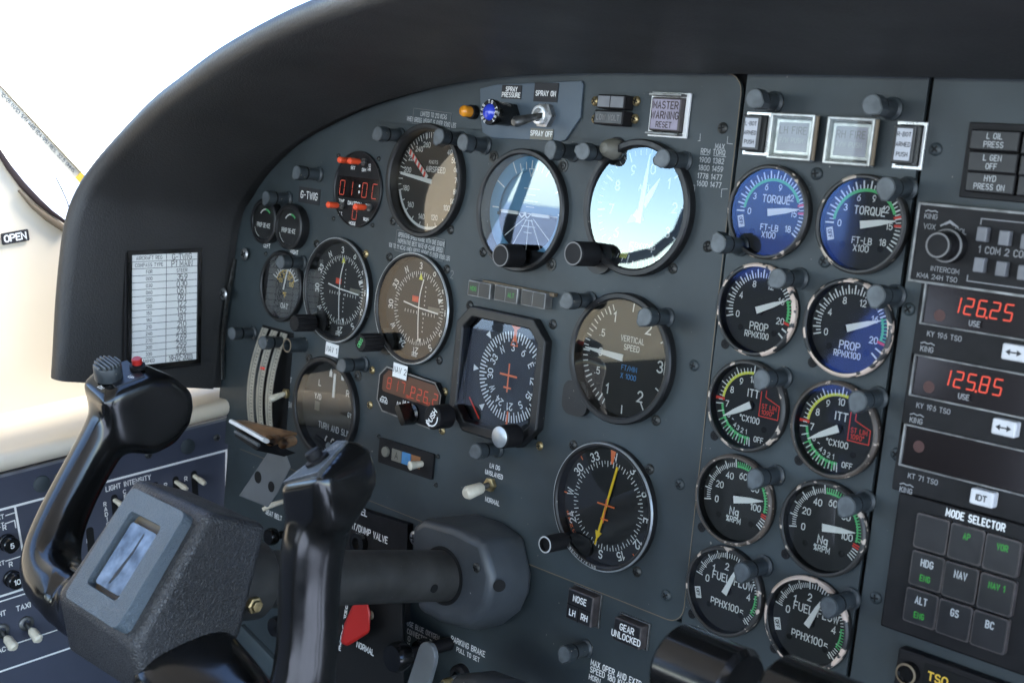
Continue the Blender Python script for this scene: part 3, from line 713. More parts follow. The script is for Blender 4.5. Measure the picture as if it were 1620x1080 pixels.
pointer(VS, -87, 36, 4.4, .6, -1, hub=0, tipw=.4)
x, z = px_local(VS, 912, 630, 1); q = MB(); q.prism(rrect(x-11, x+13, z-12, z+13, 8), -4, .2); q.lathe([(2.2, -4.1), (1.8, -3), (0, -3)], 16, x+0, z); q.build('corner_lug', M['bezel'], VS)

# ---------------- two CDI dials
def compass_card(q, off, r_t0, r_t1, r_txt, h, y, step=5, inner=False):
    names = ['N', '3', '6', 'E', '12', '15', 'S', '21', '24', 'W', '30', '33']
    for k, s_ in enumerate(names): q.text(s_, *pol(r_txt, 30*k+off), h, h*.17, y, rot=30*k+off, wide=.85)
    for k in range(int(360/step)):
        big = (k*step) % 10 == 0; ticks(q, [k*step+off], r_t0 if big else (r_t0+r_t1)/2, r_t1, .62 if big else .55, y)
def cdi(name, label, cx, cz, depth, off, kx, ky, tilt, dx, g_='glass'):
    t = thing(name, label, 'gauge', (cx, 0, cz), group='course deviation dials')
    shell(t, 45.2, 41.3, 6, depth, edge_='rim_silver', glassm=g_)
    ink(t, 'compass_card', 'white', lambda q: compass_card(q, off, 25.8, 30, 34.6, 5, depth-.1))
    def f(q):
        for k in range(-5, 6):
            if k: q.lathe([(.62, depth-.12), (0, depth-.13)], 8, dx+5, k*3.6); 
        for k in range(-5, 6):
            if k: q.stroke([(k*3.6+2, -4.4), (k*3.6+2, -2.4)], .6, depth-.1)
    ink(t, 'deviation_dots', 'white', f)
    ink(t, 'course_marker', 'yellow', lambda q: q.plate([(-2.4, 23.4), (2.4, 23.4), (0, 29)], depth-.14))
    ink(t, 'heading_marker', 'white', lambda q: (q.plate([pol(25, 74), pol(25, 64), pol(31, 69)][::-1], depth-.16), q.plate([pol(24.5, 165), pol(24.5, 172), pol(29, 168)][::-1], depth-.16)))
    q = MB(); q.prism([(-12.5, 5.5), (-3, 5.5), (-3, 10), (-12.5, 10)] if False else [(-8, 4.8), (-.5, 4.8), (-.5, 9.6), (-8, 9.6)], depth-.6, depth-.3); fl_ = q.build('nav_flag', M['red'], t, smooth=0)
    q = MB(); q.text('NAV', -4.2, 7.2, 2.6, .5, depth-.66); q.build('lettering', M['orange'], fl_, smooth=0)
    q = MB(); q.box(12, 26, depth-.5, depth-.2, -1.4, 3.4); q.build('shutter', M['olive'], t, smooth=0)
    v = [Vector((dx+3.2, 24)), Vector((dx+.3, 12)), Vector((dx, 0)), Vector((dx+.8, -12)), Vector((dx+2.6, -26))]
    q = MB(); q.stroke(spline([tuple(p) for p in v], 4), 1.15, depth-1.6); q.build('localizer_needle', M['needle'], t, smooth=0)
    q = MB(); q.stroke([(-16, 3.6), (0, 1.2), (26, -.6)], 1.15, depth-2.2); q.build('glideslope_needle', M['needle'], t, smooth=0)
    def f(q): q.text('KING', 0, -38.4, 2.0, .4, depth-.2); q.stroke([(-3, -36.6), (-1.5, -36), (0, -36.4), (1.5, -36), (3, -36.6)], .5, depth-.2)
    ink(t, 'maker_mark', 'white', f)
    x, z = px_local(t, kx, ky, 24)
    k = knob(t, x, z, 7.6, 20, shaft=6, ring_=None, flutes=16)
    q = MB(); q.prism(circle(x+4, z+1, 11, 28), -3, .2); q.build('corner_lug', M['bezel'], t)
    if name and kx > 500:
        q = MB(); q.text('OBS', x, z, 3.2, .6, -26.1, rot=-60); q.build('lettering', M['green'], k, smooth=0)
    return t
cdi('course_deviation_indicator', 'compass rose dial with crossed white needles above the NAV 1 tag', -867.2, -117.9, 1.8, -34, 468, 511, 0, -1)
cdi('course_deviation_indicator', 'compass rose dial with crossed white needles above the NAV 2 tag', -766.9, -119.1, 3, -32, 573, 542, 0, 2, 'glass_brown')

# ---------------- horizontal situation indicator (octagonal)
HS = thing('heading_indicator', 'square heading dial with cut corners and an orange aeroplane in a compass rose', 'gauge', (-662, 0, -155))
def octo(x0, x1, z0, z1, c, cb=None):
    cb = cb or c; return [(x1-c, z1), (x0+c, z1), (x0, z1-c), (x0, z0+cb), (x0+cb, z0), (x1-cb, z0), (x1, z0+cb), (x1, z1-c)]
q = MB(); q.prism(octo(-47.5, 47.5, -48.5, 48.5, 14, 17), -8, .4, [octo(-39.5, 39.5, -40, 40.5, 9, 11)]); q.build('bezel', M['bezel'], HS, smooth=0, bevel=1.2, norm=True)
q = MB(); q.plate(octo(-41, 41, -42, 42, 9, 11)[::1], 4.2); q.build('dial', M['face_card'], HS, smooth=0)
q = MB(); q.plate(octo(-39.6, 39.6, -40.1, 40.6, 9, 11), 0); q.build('glass', M['glass_hsi'], HS, (0, -4.6, 0), Matrix.Rotation(math.radians(-4.6), 3, 'X'), smooth=0)
hx, hzz = 6, 0
q = MB(); q.plate(circle(hx, hzz, 35.2, 64), 4.0); q.build('rose_disc', M['face'], HS, smooth=0)
def f(q):
    off = -33
    for k, s_ in enumerate(['N', '3', '6', 'E', '12', '15', 'S', '21', '24', 'W', '30', '33']): q.text(s_, *pol(22.6, 30*k+off, hx, hzz), 5.2, .85, 3.8, rot=30*k+off, wide=.85)
    for k in range(72): q.stroke([pol(27.2 if k % 2 == 0 else 29.5, 5*k+off, hx, hzz), pol(34.2, 5*k+off, hx, hzz)], 1.05, 3.8)
    for a, r in ((-45, 37.5), (45, 38), (-90, 37.5), (-135, 38)):
        p = Vector(pol(r+2, a, hx, hzz)); c = Vector(pol(1, a)); n_ = Vector((c.y, -c.x)); q.plate([tuple(p-c*4), tuple(p+c*1.8-n_*2.6), tuple(p+c*1.8+n_*2.6)], 3.7)
ink(HS, 'compass_rose', 'white', f)
def f(q):
    q.plate([(hx-6.5, 40), (hx+6.5, 40), (hx+1.6, 36), (hx+1.3, 27), (hx-1.3, 27), (hx-1.6, 36)][::-1], 3.6); q.stroke([(hx-3.4, 24), (hx+3.4, 24), (hx, 33.5)], .7, 3.5, True)
    q.stroke([(hx, 10), (hx, -11)], 1.4, .5); q.stroke([(hx-8.6, 1.5), (hx+8.6, 1.5)], 1.5, .48); q.stroke([(hx-3.6, -8), (hx+3.6, -8)], 1.3, .46)
    q.stroke([(hx, -27), (hx, -41)], 1.8, 3.6)
ink(HS, 'orange_symbols', 'orange', f)
ink(HS, 'edge_strip', 'red', lambda q: q.stroke([(-36.5, -24), (-24, -38)], 1.3, 3.4))
x, z = px_local(HS, 790, 691, 30); knob(HS, x, z, 8.6, 16, shaft=14, ring_=None, face_m='rim_silver')
x, z = px_local(HS, 683, 660, 30); k = knob(HS, x, z, 9.4, 16, shaft=14, ring_=None)
q = MB(); q.text('PUSH', x, z, 4.2, .9, -30.1, rot=-60); q.stroke(arc(x, z, 6.6, 6.6, -150, 10, 10), 1.1, -30.1); q.build('lettering', M['white'], k, smooth=0)

# ---------------- RMI
RM = thing('radio_magnetic_indicator', 'compass rose dial with one long yellow arrow needle, low on the flight panel', 'gauge', (-548, 0, -226.6))
shell(RM, 45.4, 41.6, 6, 1.6, edge_='rim_silver', glassm='glass')
ink(RM, 'compass_card', 'white', lambda q: compass_card(q, 2.5, 27.8, 31.5, 35.6, 5.6, 1.5))
def f(q):
    q.plate([(-2.6, 41), (2.6, 41), (.8, 30), (-.8, 30)][::-1], 1.3)
    for a in (-45, 45, 90, -90, 135): q.stroke([pol(38.4, a), pol(41, a)], .8, 1.3)
    q.stroke([(-7.6, .8), (7.6, .8)], 1.1, -.6); q.stroke([(-3.2, -9.5), (3.2, -9.5)], 1.0, -.6); q.stroke([(.3, 5), (-.8, -12)], 1.1, -.6)
    for i_, c_ in enumerate('SYNC'): q.text(c_, *pol(38.2, -112-7*i_), 2.7, .5, 1.2, rot=-112-7*i_+90)
ink(RM, 'orange_symbols', 'orange', f)
u = Vector(pol(1, 12)); n_ = Vector((u.y, -u.x))
q = MB(); q.prism([tuple(p) for p in (u*30+n_*.9, u*30-n_*.9, -u*20-n_*.9, -u*20-n_*3, -u*25-n_*.6, -u*30-n_*.6, -u*30+n_*.6, -u*25+n_*.6, -u*20+n_*3, -u*20+n_*.9)][::1], -.4, .2); q.build('arrow_needle', M['needle_y'], RM, smooth=0, norm=True)
ink(RM, 'maker_mark', 'grey_ink', lambda q: [q.text(c_, *pol(43.3, 213-3.4*i_), 1.9, .35, -6.1, rot=213-3.4*i_+180) for i_, c_ in enumerate('BENDIX/KING')])
x, z = px_local(RM, 862, 861, 24)
q = MB(); q.lathe([(6.2, 3), (6.2, -24), (4.9, -24.2), (4.8, -21), (0, -21)], 28, x, z); k = q.build('sync_knob', M['black'], RM)
q = MB(); q.lathe([(6.1, -24.15), (5.0, -24.3)], 28, x, z); q.build('knob_ring', M['grey_ink'], k, smooth=0)
q = MB(); q.prism(rrect(x+2, x+24, z-8, z+8, 7), -2.5, .2); q.build('corner_lug', M['bezel'], RM)

# ---------------- clock
CK = thing('digital_clock', 'round digital clock with red digits and four red tipped toggles', 'clock', (-852.8, 0, -30.2))
shell(CK, 32.2, 30.6, 2.4, -1.2, glassm='glass_dim', face='black')
q = MB(); q.plate([(-26, -8), (29, -8), (29, 10), (-26, 10)], -1.3); q.build('time_display', M['screen'], CK, smooth=0)
def f(q): [seven(q, c_, x_, z_, h_, -1.4, 11, .06, .62) for c_, x_, z_, h_ in (('0', -24, -6, 12), ('1', -13, -6, 12), ('0', 6.5, -6, 12), ('C', 20, -6, 12), ('0', -4, -25.5, 11))]
ink(CK, 'digits', 'led_dim', f)
def f(q):
    q.text('SET', -8, 17.5, 2.4, .4, -1.4); q.text('DIM', 7, 16.8, 2.4, .4, -1.4); q.text('TIME', -20, -11.5, 2.6, .42, -1.4); q.text('DAVTRON', -2, -12.2, 2.9, .5, -1.4); q.text('ZERO', 17, -12.6, 2.6, .42, -1.4)
    q.text('E.T.', -20, -22.5, 2.6, .42, -1.4); q.text('RUN', 15, -24, 2.6, .42, -1.4); q.text('MODE', -3, -29, 2.5, .45, -1.4); q.text('12', 14, 21, 2.2, .35, -1.4); q.text('HR', 14, 17.6, 2.2, .35, -1.4)
    for zz in (-2, 3): q.plate([(2, zz-1), (3.6, zz-1), (3.6, zz+1), (2, zz+1)], -1.4)
ink(CK, 'lettering', 'white', f)
for tip, base in (((537, 253), (553, 256)), ((553, 254.5), (571, 255.5)), ((519, 324), (535, 321)), ((562, 327), (579, 327))):
    a = px_local(CK, *tip, 17); q = MB(); q.sweep([(a[0], -2, a[1]), (a[0], -7, a[1])], [(1.2, 1.2), (1.2, 1.2)], n=12, p=2); lv = q.build('toggle', M['steel'], CK)
    q = MB(); q.sweep([(a[0], -6.5, a[1]), (a[0], -8, a[1]), (a[0], -17, a[1]), (a[0], -18.2, a[1])], [(2, 2), (2.6, 2.6), (2.7, 2.7), (1.6, 1.6)], n=14, p=2); q.build('tip', M['redtip'], lv)
    q = MB(); q.lathe([(3.4, -1.2), (3.4, -2.8), (0, -2.8)], 6, a[0], a[1]); q.build('nut', M['steel_d'], lv, smooth=0)

# ---------------- OAT
OA = thing('outside_air_temperature_gauge', 'small OAT gauge with yellow Fahrenheit figures and a white scale', 'gauge', (-949.4, 0, -125.7))
shell(OA, 32.2, 28.6, 5, 1.6)
def f(q):
    q.stroke([pol(15.5, a) for a in range(-66, 68, 6)], .8, 1.5); ticks(q, range(-66, 68, 11), 15.5, 19, .7, 1.5); ticks(q, [-66, -22, 22, 66], 15.5, 21, .9, 1.5); q.text('OAT', 1, -18, 4.4, .75, 1.5)
ink(OA, 'markings', 'white', f)
def f(q):
    ticks(q, range(-66, 68, 22), 11.5, 15, .7, 1.5); q.stroke([pol(14.2, a) for a in range(-66, 68, 6)], .5, 1.5)
    for s_, a in (('-50', -60), ('0', -16), ('50', 30), ('100', 74)): q.text(s_, *pol(9.5, a), 3.6, .55, 1.5, wide=.75)
    q.text('*F', 0, -8, 4.4, .7, 1.5)
ink(OA, 'fahrenheit_markings', 'amber', f)
pointer(OA, 14, 21, 1.5, .4, 3, hub=1.5)

# ---------------- turn and slip
TS = thing('turn_and_slip_indicator', 'TURN AND SLIP dial with a white turn needle, partly behind the yoke grip', 'gauge', (-871, 0, -222))
shell(TS, 45.0, 39.6, 6, 1.8, glassm='glass_dim')
def f(q):
    q.text('L', -16, 19, 5, .85, 1.7); q.text('R', 24, 17, 5, .85, 1.7); q.text('Y/D', -17.5, 6.5, 4.4, .7, 1.7, wide=.85); q.text('GYRO', 32, -1, 3.8, .6, 1.7, wide=.8); q.text('TURN AND SLIP', 9, -17.5, 5.0, .82, 1.7, wide=.8)
    for cx, sx in ((-1.5, 1), (15.5, 1)): q.plate([(cx-2, 27), (cx+2, 27), (cx+2, 31), (cx, 34.5), (cx-2, 31)], 1.68)
    q.stroke(arc(1, -32, 3.2, 6.5, 110, 250, 8), 1.5, 1.6); q.stroke(arc(9, -33, 3.2, 6.5, 70, 290, 8), 1.5, 1.6)
ink(TS, 'markings', 'white', f)
q = MB(); q.box(4.4, 7.4, .4, 1, 10, 31); q.build('turn_needle', M['needle'], TS, smooth=0)
q = MB(); q.box(-20.5, -13.5, 1.2, 1.7, -6, 2); q.build('yaw_flag', M['olive'], TS, smooth=0)
q = MB(); q.box(29, 34, 1.2, 1.7, -15, -6); q.build('gyro_flag', M['capdark'], TS, smooth=0)
q = MB(); q.sweep([(-16, 1.4, -30), (0, 1.2, -34), (20, 1.4, -31)], [(3.2, 1)]*3, n=10, up=(0, 0, 1)); tb = q.build('slip_tube', M['black'], TS)
q = MB(); q.lathe([(3.6, .3), (3, -.6), (0, -1)], 20, 5, -33.5); q.build('slip_ball', M['grey_ink'], tb)

# ---------------- two de-ice ammeters
def deice(cx_px, label):
    p = at(*cx_px, 9)
    t = thing('prop_deice_ammeter', label, 'gauge', (p.x, 0, p.z), group='prop de-ice ammeters')
    q = MB(); q.lathe([(19.5, 0), (19.5, -5), (20.5, -5.5), (20.5, -9), (19, -10), (16.6, -10), (16, -8.6)], 48); q.build('bezel', M['bezel'], t, smooth=30)
    q = MB(); q.plate(circle(0, 0, 16.3, 40), -8.4); q.build('dial', M['face'], t, smooth=0)
    q = MB(); q.plate(circle(0, 0, 16.5, 40), -9.3); q.build('glass', M['glass_dim'], t, smooth=0)
    def f(q): q.stroke([pol(9, a, 2, 2) for a in range(-55, 5, 8)], 1.3, -8.5); q.text('PROP DE-ICE', 0, -3.5, 3.7, .6, -8.5, wide=.62, gap=1.0); q.stroke(arc(-2, -2, 12, 13, 200, 250, 6), .5, -8.5)
    ink(t, 'markings', 'white', f)
    ink(t, 'green_arc', 'green', lambda q: q.stroke([pol(9, a, 2, 2) for a in range(4, 48, 8)], 1.6, -8.5))
    return t
deice((416.5, 350), 'round PROP DE-ICE ammeter above the LEFT lettering')
deice((456, 358.5), 'round PROP DE-ICE ammeter right above the RIGHT lettering')

# ---------------- ten engine gauges
def eng(name, label, cx, cz, rim, g_='glass_blue', group=None):
    t = thing(name, label, 'gauge', (cx, 0, cz), group=group)
    shell(t, 29.2, 26.6, 6, .25, rim=rim, glassm=g_)
    q = MB()
    for sx in (-1, 1): q.lathe([(2.0, .2), (2.0, .0), (1.4, -.15), (0, -.15)], 14, sx*12.5, -13)
    q.build('dial_screws', M['black'], t)
    return t
def off_flag(t, x, z, rot):
    q = MB(); c, s_ = math.cos(math.radians(rot)), math.sin(math.radians(rot))
    pts = [(x+a*c-b*s_, z+a*s_+b*c) for a, b in ((-2.2, -3.8), (2.2, -3.8), (2.2, 3.8), (-2.2, 3.8))]
    q.plate(pts, .1); fl_ = q.build('off_flag', M['white'], t, smooth=0)
    q = MB(); q.text('OFF', x, z, 2.4, .5, .03, rot=-rot-90+180, wide=.8); q.build('lettering', M['black_ink'], fl_, smooth=0)
Y0 = .12
def torque(cx, cz, val, rim, label):
    t = eng('torque_gauge', label, cx, cz, rim, group='TORQUE gauges'); A = lambda v: -92+12*v
    def f(q):
        ticks(q, [A(k) for k in range(0, 19)], 20.3, 25.4, .95, Y0); ticks(q, [A(k+.5) for k in range(0, 18)], 20.3, 23.2, .6, Y0)
        for k in range(0, 19, 3): q.text(str(k), *pol(16.2, A(k)), 3.6, .55, Y0, wide=.85)
        q.text('TORQUE', 2.5, 8.2, 4.4, .68, Y0, wide=.82); q.text('FT-LB', 0, -9.5, 3.6, .55, Y0, wide=.85); q.text('X100', 0, -14, 3.6, .55, Y0, wide=.85)
    ink(t, 'markings', 'white', f)
    ink(t, 'green_arc', 'green', lambda q: band(q, A(0.5), A(13.3), 19.2, 21.0, .08, 30))
    ink(t, 'red_marks', 'red', lambda q: ticks(q, [A(13.8), A(14.9)], 19.6, 25.4, 1.4, .06))
    off_flag(t, -21.5, -7.4, 16); pointer(t, A(val), 21, 4.2, -1.2, 1.6, hub=3.4)
torque(-443.3, -11.2, 14.35, 'rim_some', 'TORQUE gauge whose whole glass reflects deep blue, above the PROP gauges')
torque(-378.9, -12.3, 14.25, 'rim_some', 'TORQUE gauge reflecting blue only on one side, a post light over its rim')
def prop(cx, cz, val, rim, label):
    t = eng('propeller_gauge', label, cx, cz, rim, group='PROP speed gauges'); A = lambda v: -107+10.7*v
    def f(q):
        ticks(q, [A(k) for k in range(0, 17)], 20.3, 25, .85, Y0); ticks(q, [A(k+.5) for k in range(0, 16)], 20.3, 23, .6, Y0); ticks(q, [A(21), A(22)], 20.3, 25.2, 1, Y0)
        for k in range(0, 21, 4): q.text(str(k), *pol(16.6, A(k)), 3.7, .58, Y0, wide=.85)
        q.text('PROP', 1, -10.6, 4.4, .68, Y0, wide=.85); q.text('RPMX100', 0, -16, 3.6, .55, Y0, wide=.75)
    ink(t, 'markings', 'white', f)
    ink(t, 'green_arc', 'green', lambda q: (band(q, A(16.2), A(19.4), 20.2, 21.6, .08, 12), ticks(q, [A(16.5+.5*k) for k in range(7)], 20.2, 24.4, .8, .06)))
    ink(t, 'red_marks', 'red', lambda q: ticks(q, [A(19.9)], 19.6, 25, 1.5, .06))
    pointer(t, A(val), 21, 4.0, -1.2, 1.6, hub=3.4)
prop(-442.9, -72.1, 16.2, 'rim_worn', 'PROP RPM gauge with chipped rim and blue reflection along its top')
prop(-378.6, -73.4, 16.5, 'rim_worn', 'PROP RPM gauge with heavily chipped rim and blue reflection across its lower half')
def itt(cx, cz, val, rim, label):
    t = eng('turbine_temperature_gauge', label, cx, cz, rim, group='ITT temperature gauges')
    tb_ = [(0, -187), (1, -179), (2, -168), (3, -157), (4, -147), (5, -136), (6, -122), (7, -97), (8, -63), (9, -31), (10, 1), (10.4, 14)]
    def A(v):
        for (a, B), (c, D) in zip(tb_, tb_[1:]):
            if a <= v <= c: return B+(D-B)*(v-a)/(c-a)
    def f(q):
        ticks(q, [A(k) for k in range(0, 11)], 20.5, 25.6, .72, Y0); ticks(q, [A(k/5) for k in range(36, 52)], 21, 23.6, .5, .02); ticks(q, [A(k+.5) for k in range(0, 7)], 20.5, 24.8, .6, .02)
        for k, r, h in ((1, 17, 2.8), (2, 17, 2.8), (3, 17, 2.8), (4, 17, 2.8), (5, 17, 2.8), (6, 17, 2.9), (7, 17.4, 3.8), (8, 16.4, 3.8), (9, 16.4, 3.8), (10, 16.6, 3.8)): q.text(str(k), *pol(r, A(k)), h, h*.16, Y0, wide=.85, rot=(A(k)+180 if k < 7 else 0)*.55)
        q.text('ITT', 1.5, 8, 4.6, .72, Y0, wide=.9); q.text('*CX100', 1, -8.6, 3.6, .56, Y0, wide=.85); q.text('OFF', 9.4, -20.2, 3.2, .5, Y0, wide=.85)
    ink(t, 'markings', 'white', f)
    ink(t, 'green_arc', 'green', lambda q: (band(q, A(0), A(7), 20, 21.6, .08, 20), ticks(q, [A(k/2) for k in range(1, 14)], 20, 24.6, .8, .06)))
    ink(t, 'yellow_arc', 'yellow', lambda q: band(q, A(7.35), A(10.4), 19.8, 21.6, .08, 24))
    ink(t, 'red_marks', 'red', lambda q: (ticks(q, [A(7.25)], 20, 26, 1.8, .06), q.stroke([(7.5, 14), (7.5, -5), (21.5, -5), (21.5, 3.5), (11, 7.5), (11, 14)], .6, .06), q.text('ST LIM', 14.3, 1.6, 2.8, .45, .06, wide=.8), q.text('1090*', 13.6, -2.2, 2.8, .45, .06, wide=.8)))
    pointer(t, A(val), 20.5, 4.2, -1.2, 1.6, hub=3.4)
itt(-441.3, -133.1, 6.1, 'rim_some', 'ITT gauge with red ST LIM box, right below the PROP gauge with blue top')
itt(-378.2, -134.7, 6.15, 'rim_brown', 'ITT gauge with red ST LIM box, nearest the radio stack')
def ng(cx, cz, val, rim, label):
    t = eng('gas_generator_gauge', label, cx, cz, rim, 'glass_dim', group='Ng percent RPM gauges')
    tb_ = [(0, -103), (20, -66), (40, -29), (60, 9), (80, 51), (100, 97), (112, 126)]
    def A(v):
        for (a, B), (c, D) in zip(tb_, tb_[1:]):
            if a <= v <= c: return B+(D-B)*(v-a)/(c-a)
    def f(q):
        ticks(q, [A(k) for k in range(0, 55, 2)], 21, 23.4, .5, Y0); ticks(q, [A(k) for k in range(0, 111, 10)], 20.6, 25.4, .75, Y0); ticks(q, [A(k) for k in (106, 108, 110, 112)], 20.6, 24.6, .7, Y0)
        for k in range(0, 101, 20): q.text(str(k), *pol(15.8 if k < 100 else 14.5, A(k)), 3.9, .62, Y0, wide=.85)
        q.text('Ng', -1, -8.2, 4.8, .78, Y0, wide=.9); q.text('%RPM', -1, -13.6, 3.5, .58, Y0, wide=.8)
    ink(t, 'markings', 'white', f)
    ink(t, 'green_arc', 'green', lambda q: (band(q, A(52), A(101), 20.6, 21.7, .08, 24), ticks(q, [A(k) for k in range(52, 102, 2)], 20.6, 24, .7, .06)))
    ink(t, 'red_marks', 'red', lambda q: ticks(q, [A(102.6), A(104.2)], 20, 24.8, .9, .06))
    pointer(t, A(val), 20.5, 4.4, -1.2, 1.6, hub=3.4)
ng(-442, -194.4, 92, 'rim_brown', 'Ng percent RPM gauge with brown worn rim, nearer the flight dials')
ng(-377, -195.2, 94, 'rim_some', 'Ng percent RPM gauge beside the blank radio, above a FUEL FLOW gauge')
def ff(cx, cz, val, rim, label):
    t = eng('fuel_flow_gauge', label, cx, cz, rim, 'glass_dim', group='FUEL FLOW gauges')
    tb_ = [(0, -78), (1, -43), (2, -8), (3, 40), (4, 88), (5, 132), (5.2, 140)]
    def A(v):
        for (a, B), (c, D) in zip(tb_, tb_[1:]):
            if a <= v <= c: return B+(D-B)*(v-a)/(c-a)
    def f(q):
        ticks(q, [A(k/10) for k in range(0, 52)], 21.4, 24, .5, Y0); ticks(q, [A(k/2) for k in range(0, 11)], 20.8, 25.6, .75, Y0)
        for k, r in ((0, 16.4), (2, 15.4), (4, 16.6), (5, 17.2)): q.text(str(k), *pol(r, A(k)), 4.2, .68, Y0, wide=.85)
        q.text('1', *pol(16.6, -47), 4.2, .68, Y0); q.text('FUEL FLOW', 3.4, 7.4, 4.8, .72, Y0, wide=.82); q.text('PPHX100', -.5, -10, 4.4, .66, Y0, wide=.78)
    ink(t, 'markings', 'white', f)
    ink(t, 'green_arc', 'green', lambda q: (band(q, A(3.9), A(4.6), 21.2, 22, .08, 8), ticks(q, [A(3.9+k/10) for k in range(8)], 21.2, 24.2, .6, .06)))
    off_flag(t, -22, -8, 16); pointer(t, A(val), 20, 3.8, -1.2, 2.5, hub=3.4)
ff(-441, -254.6, 2.62, 'rim_some', 'FUEL FLOW gauge whose rim is chipped at the bottom, nearest the gear lights')
ff(-379.3, -255.8, 2.66, 'rim_worn', 'FUEL FLOW gauge with a long bare patch on its rim, lowest of the small gauges')
# ================================================================== post lights: one built, the rest copied
def make_post():
    t = thing('post_light', 'x', 'post light')
    q = MB(); q.lathe([(7.2, 0), (7.2, -1.6), (6.0, -2.2), (5.4, -3), (5.4, -19)], 28); q.build('barrel', M['post'], t)
    q = MB(); q.lathe([(5.45, -14.5), (5.8, -14.7), (5.8, -16.8), (5.45, -17)], 24); q.build('groove_band', M['black_matte'], t)
    q = MB(); td = arc(0, 0, 6.5, 6.5, -50, 230, 16)+[(-2, -8), (2, -8)]
    q.prism(td, -25.5, -17); q.build('cap', M['post'], t, smooth=0, bevel=.8, norm=True)
    q = MB(); q.plate([(x*.86, z*.86) for x, z in td], -25.62); q.build('cap_face', M['post_face'], t, smooth=0)
    return t
post0 = make_post(); used = [0]
POSTS = [((467, 273), 40, 'post light nearest the hood, up left of the digital clock'), ((419, 312), 20, 'post light right above the left PROP DE-ICE ammeter'),
 ((595, 211), 60, 'post light between the LIMITED TO placard and the digital clock, close under the hood'), ((690.5, 217), 30, 'post light over the top of the airspeed dial'),
 ((730, 226), -30, 'post light just right of the airspeed dial, under the spray plate'), ((869.5, 237), -20, 'post light at the upper right of the artificial horizon'),
 ((918, 239), 100, 'post light between the artificial horizon and the altimeter'), ((1045, 251), 70, 'post light over the upper right of the altimeter'),
 ((1188, 155), -60, 'post light above the L-BOT button'), ((1376.5, 165), -60, 'post light above the right fire warning light'),
 ((1401.5, 294), 0, 'post light over the rim of the TORQUE gauge beside the radios'), ((1135, 387), 150, 'post light at the lower left of the all-blue TORQUE gauge'),
 ((441.5, 415), 80, 'post light over the top of the OAT gauge'), ((363.5, 527), 100, 'post light below the steel screw at the hood edge, pointing over the black hood side'),
 ((412.8, 542), 90, 'post light at the top of the three curved trim tapes'), ((538.5, 578), 60, 'post light over the top of the turn and slip dial'),
 ((895.5, 476), 60, 'post light between the row of small annunciators and the vertical speed dial'), ((1017, 503), 40, 'post light over the upper right of the vertical speed dial'),
 ((1228.5, 440), 50, 'post light over the PROP gauge with the blue top'), ((1382.5, 468), 0, 'post light over the PROP gauge beside the upper red frequency display'),
 ((1203, 600), 20, 'post light over the ITT gauge farther from the radios'), ((1354, 633), 20, 'post light over the ITT gauge beside the radios'),
 ((1191, 758), 20, 'post light over the Ng gauge with the brown rim'), ((1334.5, 800), 20, 'post light over the Ng gauge nearer the mode selector'),
 ((1172.5, 904), 10, 'post light over the FUEL FLOW gauge nearer the gear lights'), ((1311.5, 958), 10, 'post light over the lowest FUEL FLOW gauge'),
 ((749, 714), 60, 'post light above the LH DG switch'), ((884, 1038), 20, 'post light on the lower panel below the NOSE gear light')]
for i, ((px, py), roll, lab) in enumerate(POSTS):
    o = post0 if i == 0 else copy_tree(post0)
    p = at(px, py, 25.5); y = 0 if py < 1000 else 3.6
    o.scale = (.95, .94, .95); o.location = (p.x*S, y*S, p.z*S); o.rotation_euler = (math.radians(rnd.uniform(-2.5, 2.5)), math.radians(roll), math.radians(rnd.uniform(-2.5, 2.5))); o['label'] = lab; o['group'] = 'grey post lights on the panel'
# two bare sockets without cap
for (px, py), lab in [((460, 546), 'hollow post light socket without its cap beside the curved tapes'), ((955, 234), 'brownish domed warning lens between two post lights and the altimeter')]:
    p = at(px, py, 14)
    if px < 600:
        t = thing('lamp_socket', lab, 'lamp socket', (p.x, 0, p.z)); q = MB(); q.lathe([(7, 0), (6.4, -2), (6.4, -18), (4.9, -18), (4.7, -12), (0, -12)], 28); q.build('barrel', M['post'], t)
        q = MB(); q.lathe([(6.3, -18.05), (5, -18.1)], 28); q.build('worn_ring', M['tan'], t, smooth=0)
    else:
        t = thing('warning_lens', lab, 'lens', (p.x, 0, p.z)); q = MB(); q.lathe([(7.6, 0), (7.2, -5), (5.8, -11), (3.6, -14.4), (0, -15.4)], 28); q.build('dome', M['olive'], t)
        q = MB(); q.lathe([(8.4, .1), (8.4, -1.6), (7.4, -1.8)], 28); q.build('collar', M['black'], t)

# ================================================================== screws: one of each kind built, the rest copied
def make_screw(mt, r, kind='pan'):
    t = thing('screw', 'x', 'screw')
    q = MB()
    if kind == 'pan': q.lathe([(r, 0), (r, -.5), (r*.86, -1.2), (r*.5, -1.75), (0, -1.9)], 20)
    elif kind == 'washer': q.lathe([(r*1.5, 0), (r*1.5, -.6), (r*.95, -.7), (r*.9, -1.3), (r*.5, -1.8), (0, -1.9)], 20)
    else: q.lathe([(r, 0), (r*.9, -.25), (0, -.3)], 18)
    q.build('head', M[mt], t)
    q = MB(); d = -1.95 if kind != 'flat' else -.34
    q.box(-r*.58, r*.58, d, d+.5, -r*.13, r*.13); q.box(-r*.13, r*.13, d-.01, d+.49, -r*.58, r*.58)
    q.build('cross_recess', M['black_matte'], t, smooth=0); return t
SC = {'d': make_screw('screw', 3.7), 'w': make_screw('screw', 3.2, 'washer'), 'b': make_screw('brass', 3.4), 's': make_screw('steel', 5.8), 'x': make_screw('black', 3.2, 'flat'), 'p': make_screw('panel', 3.8), 't': make_screw('screw', 2.0)}
seen = set()
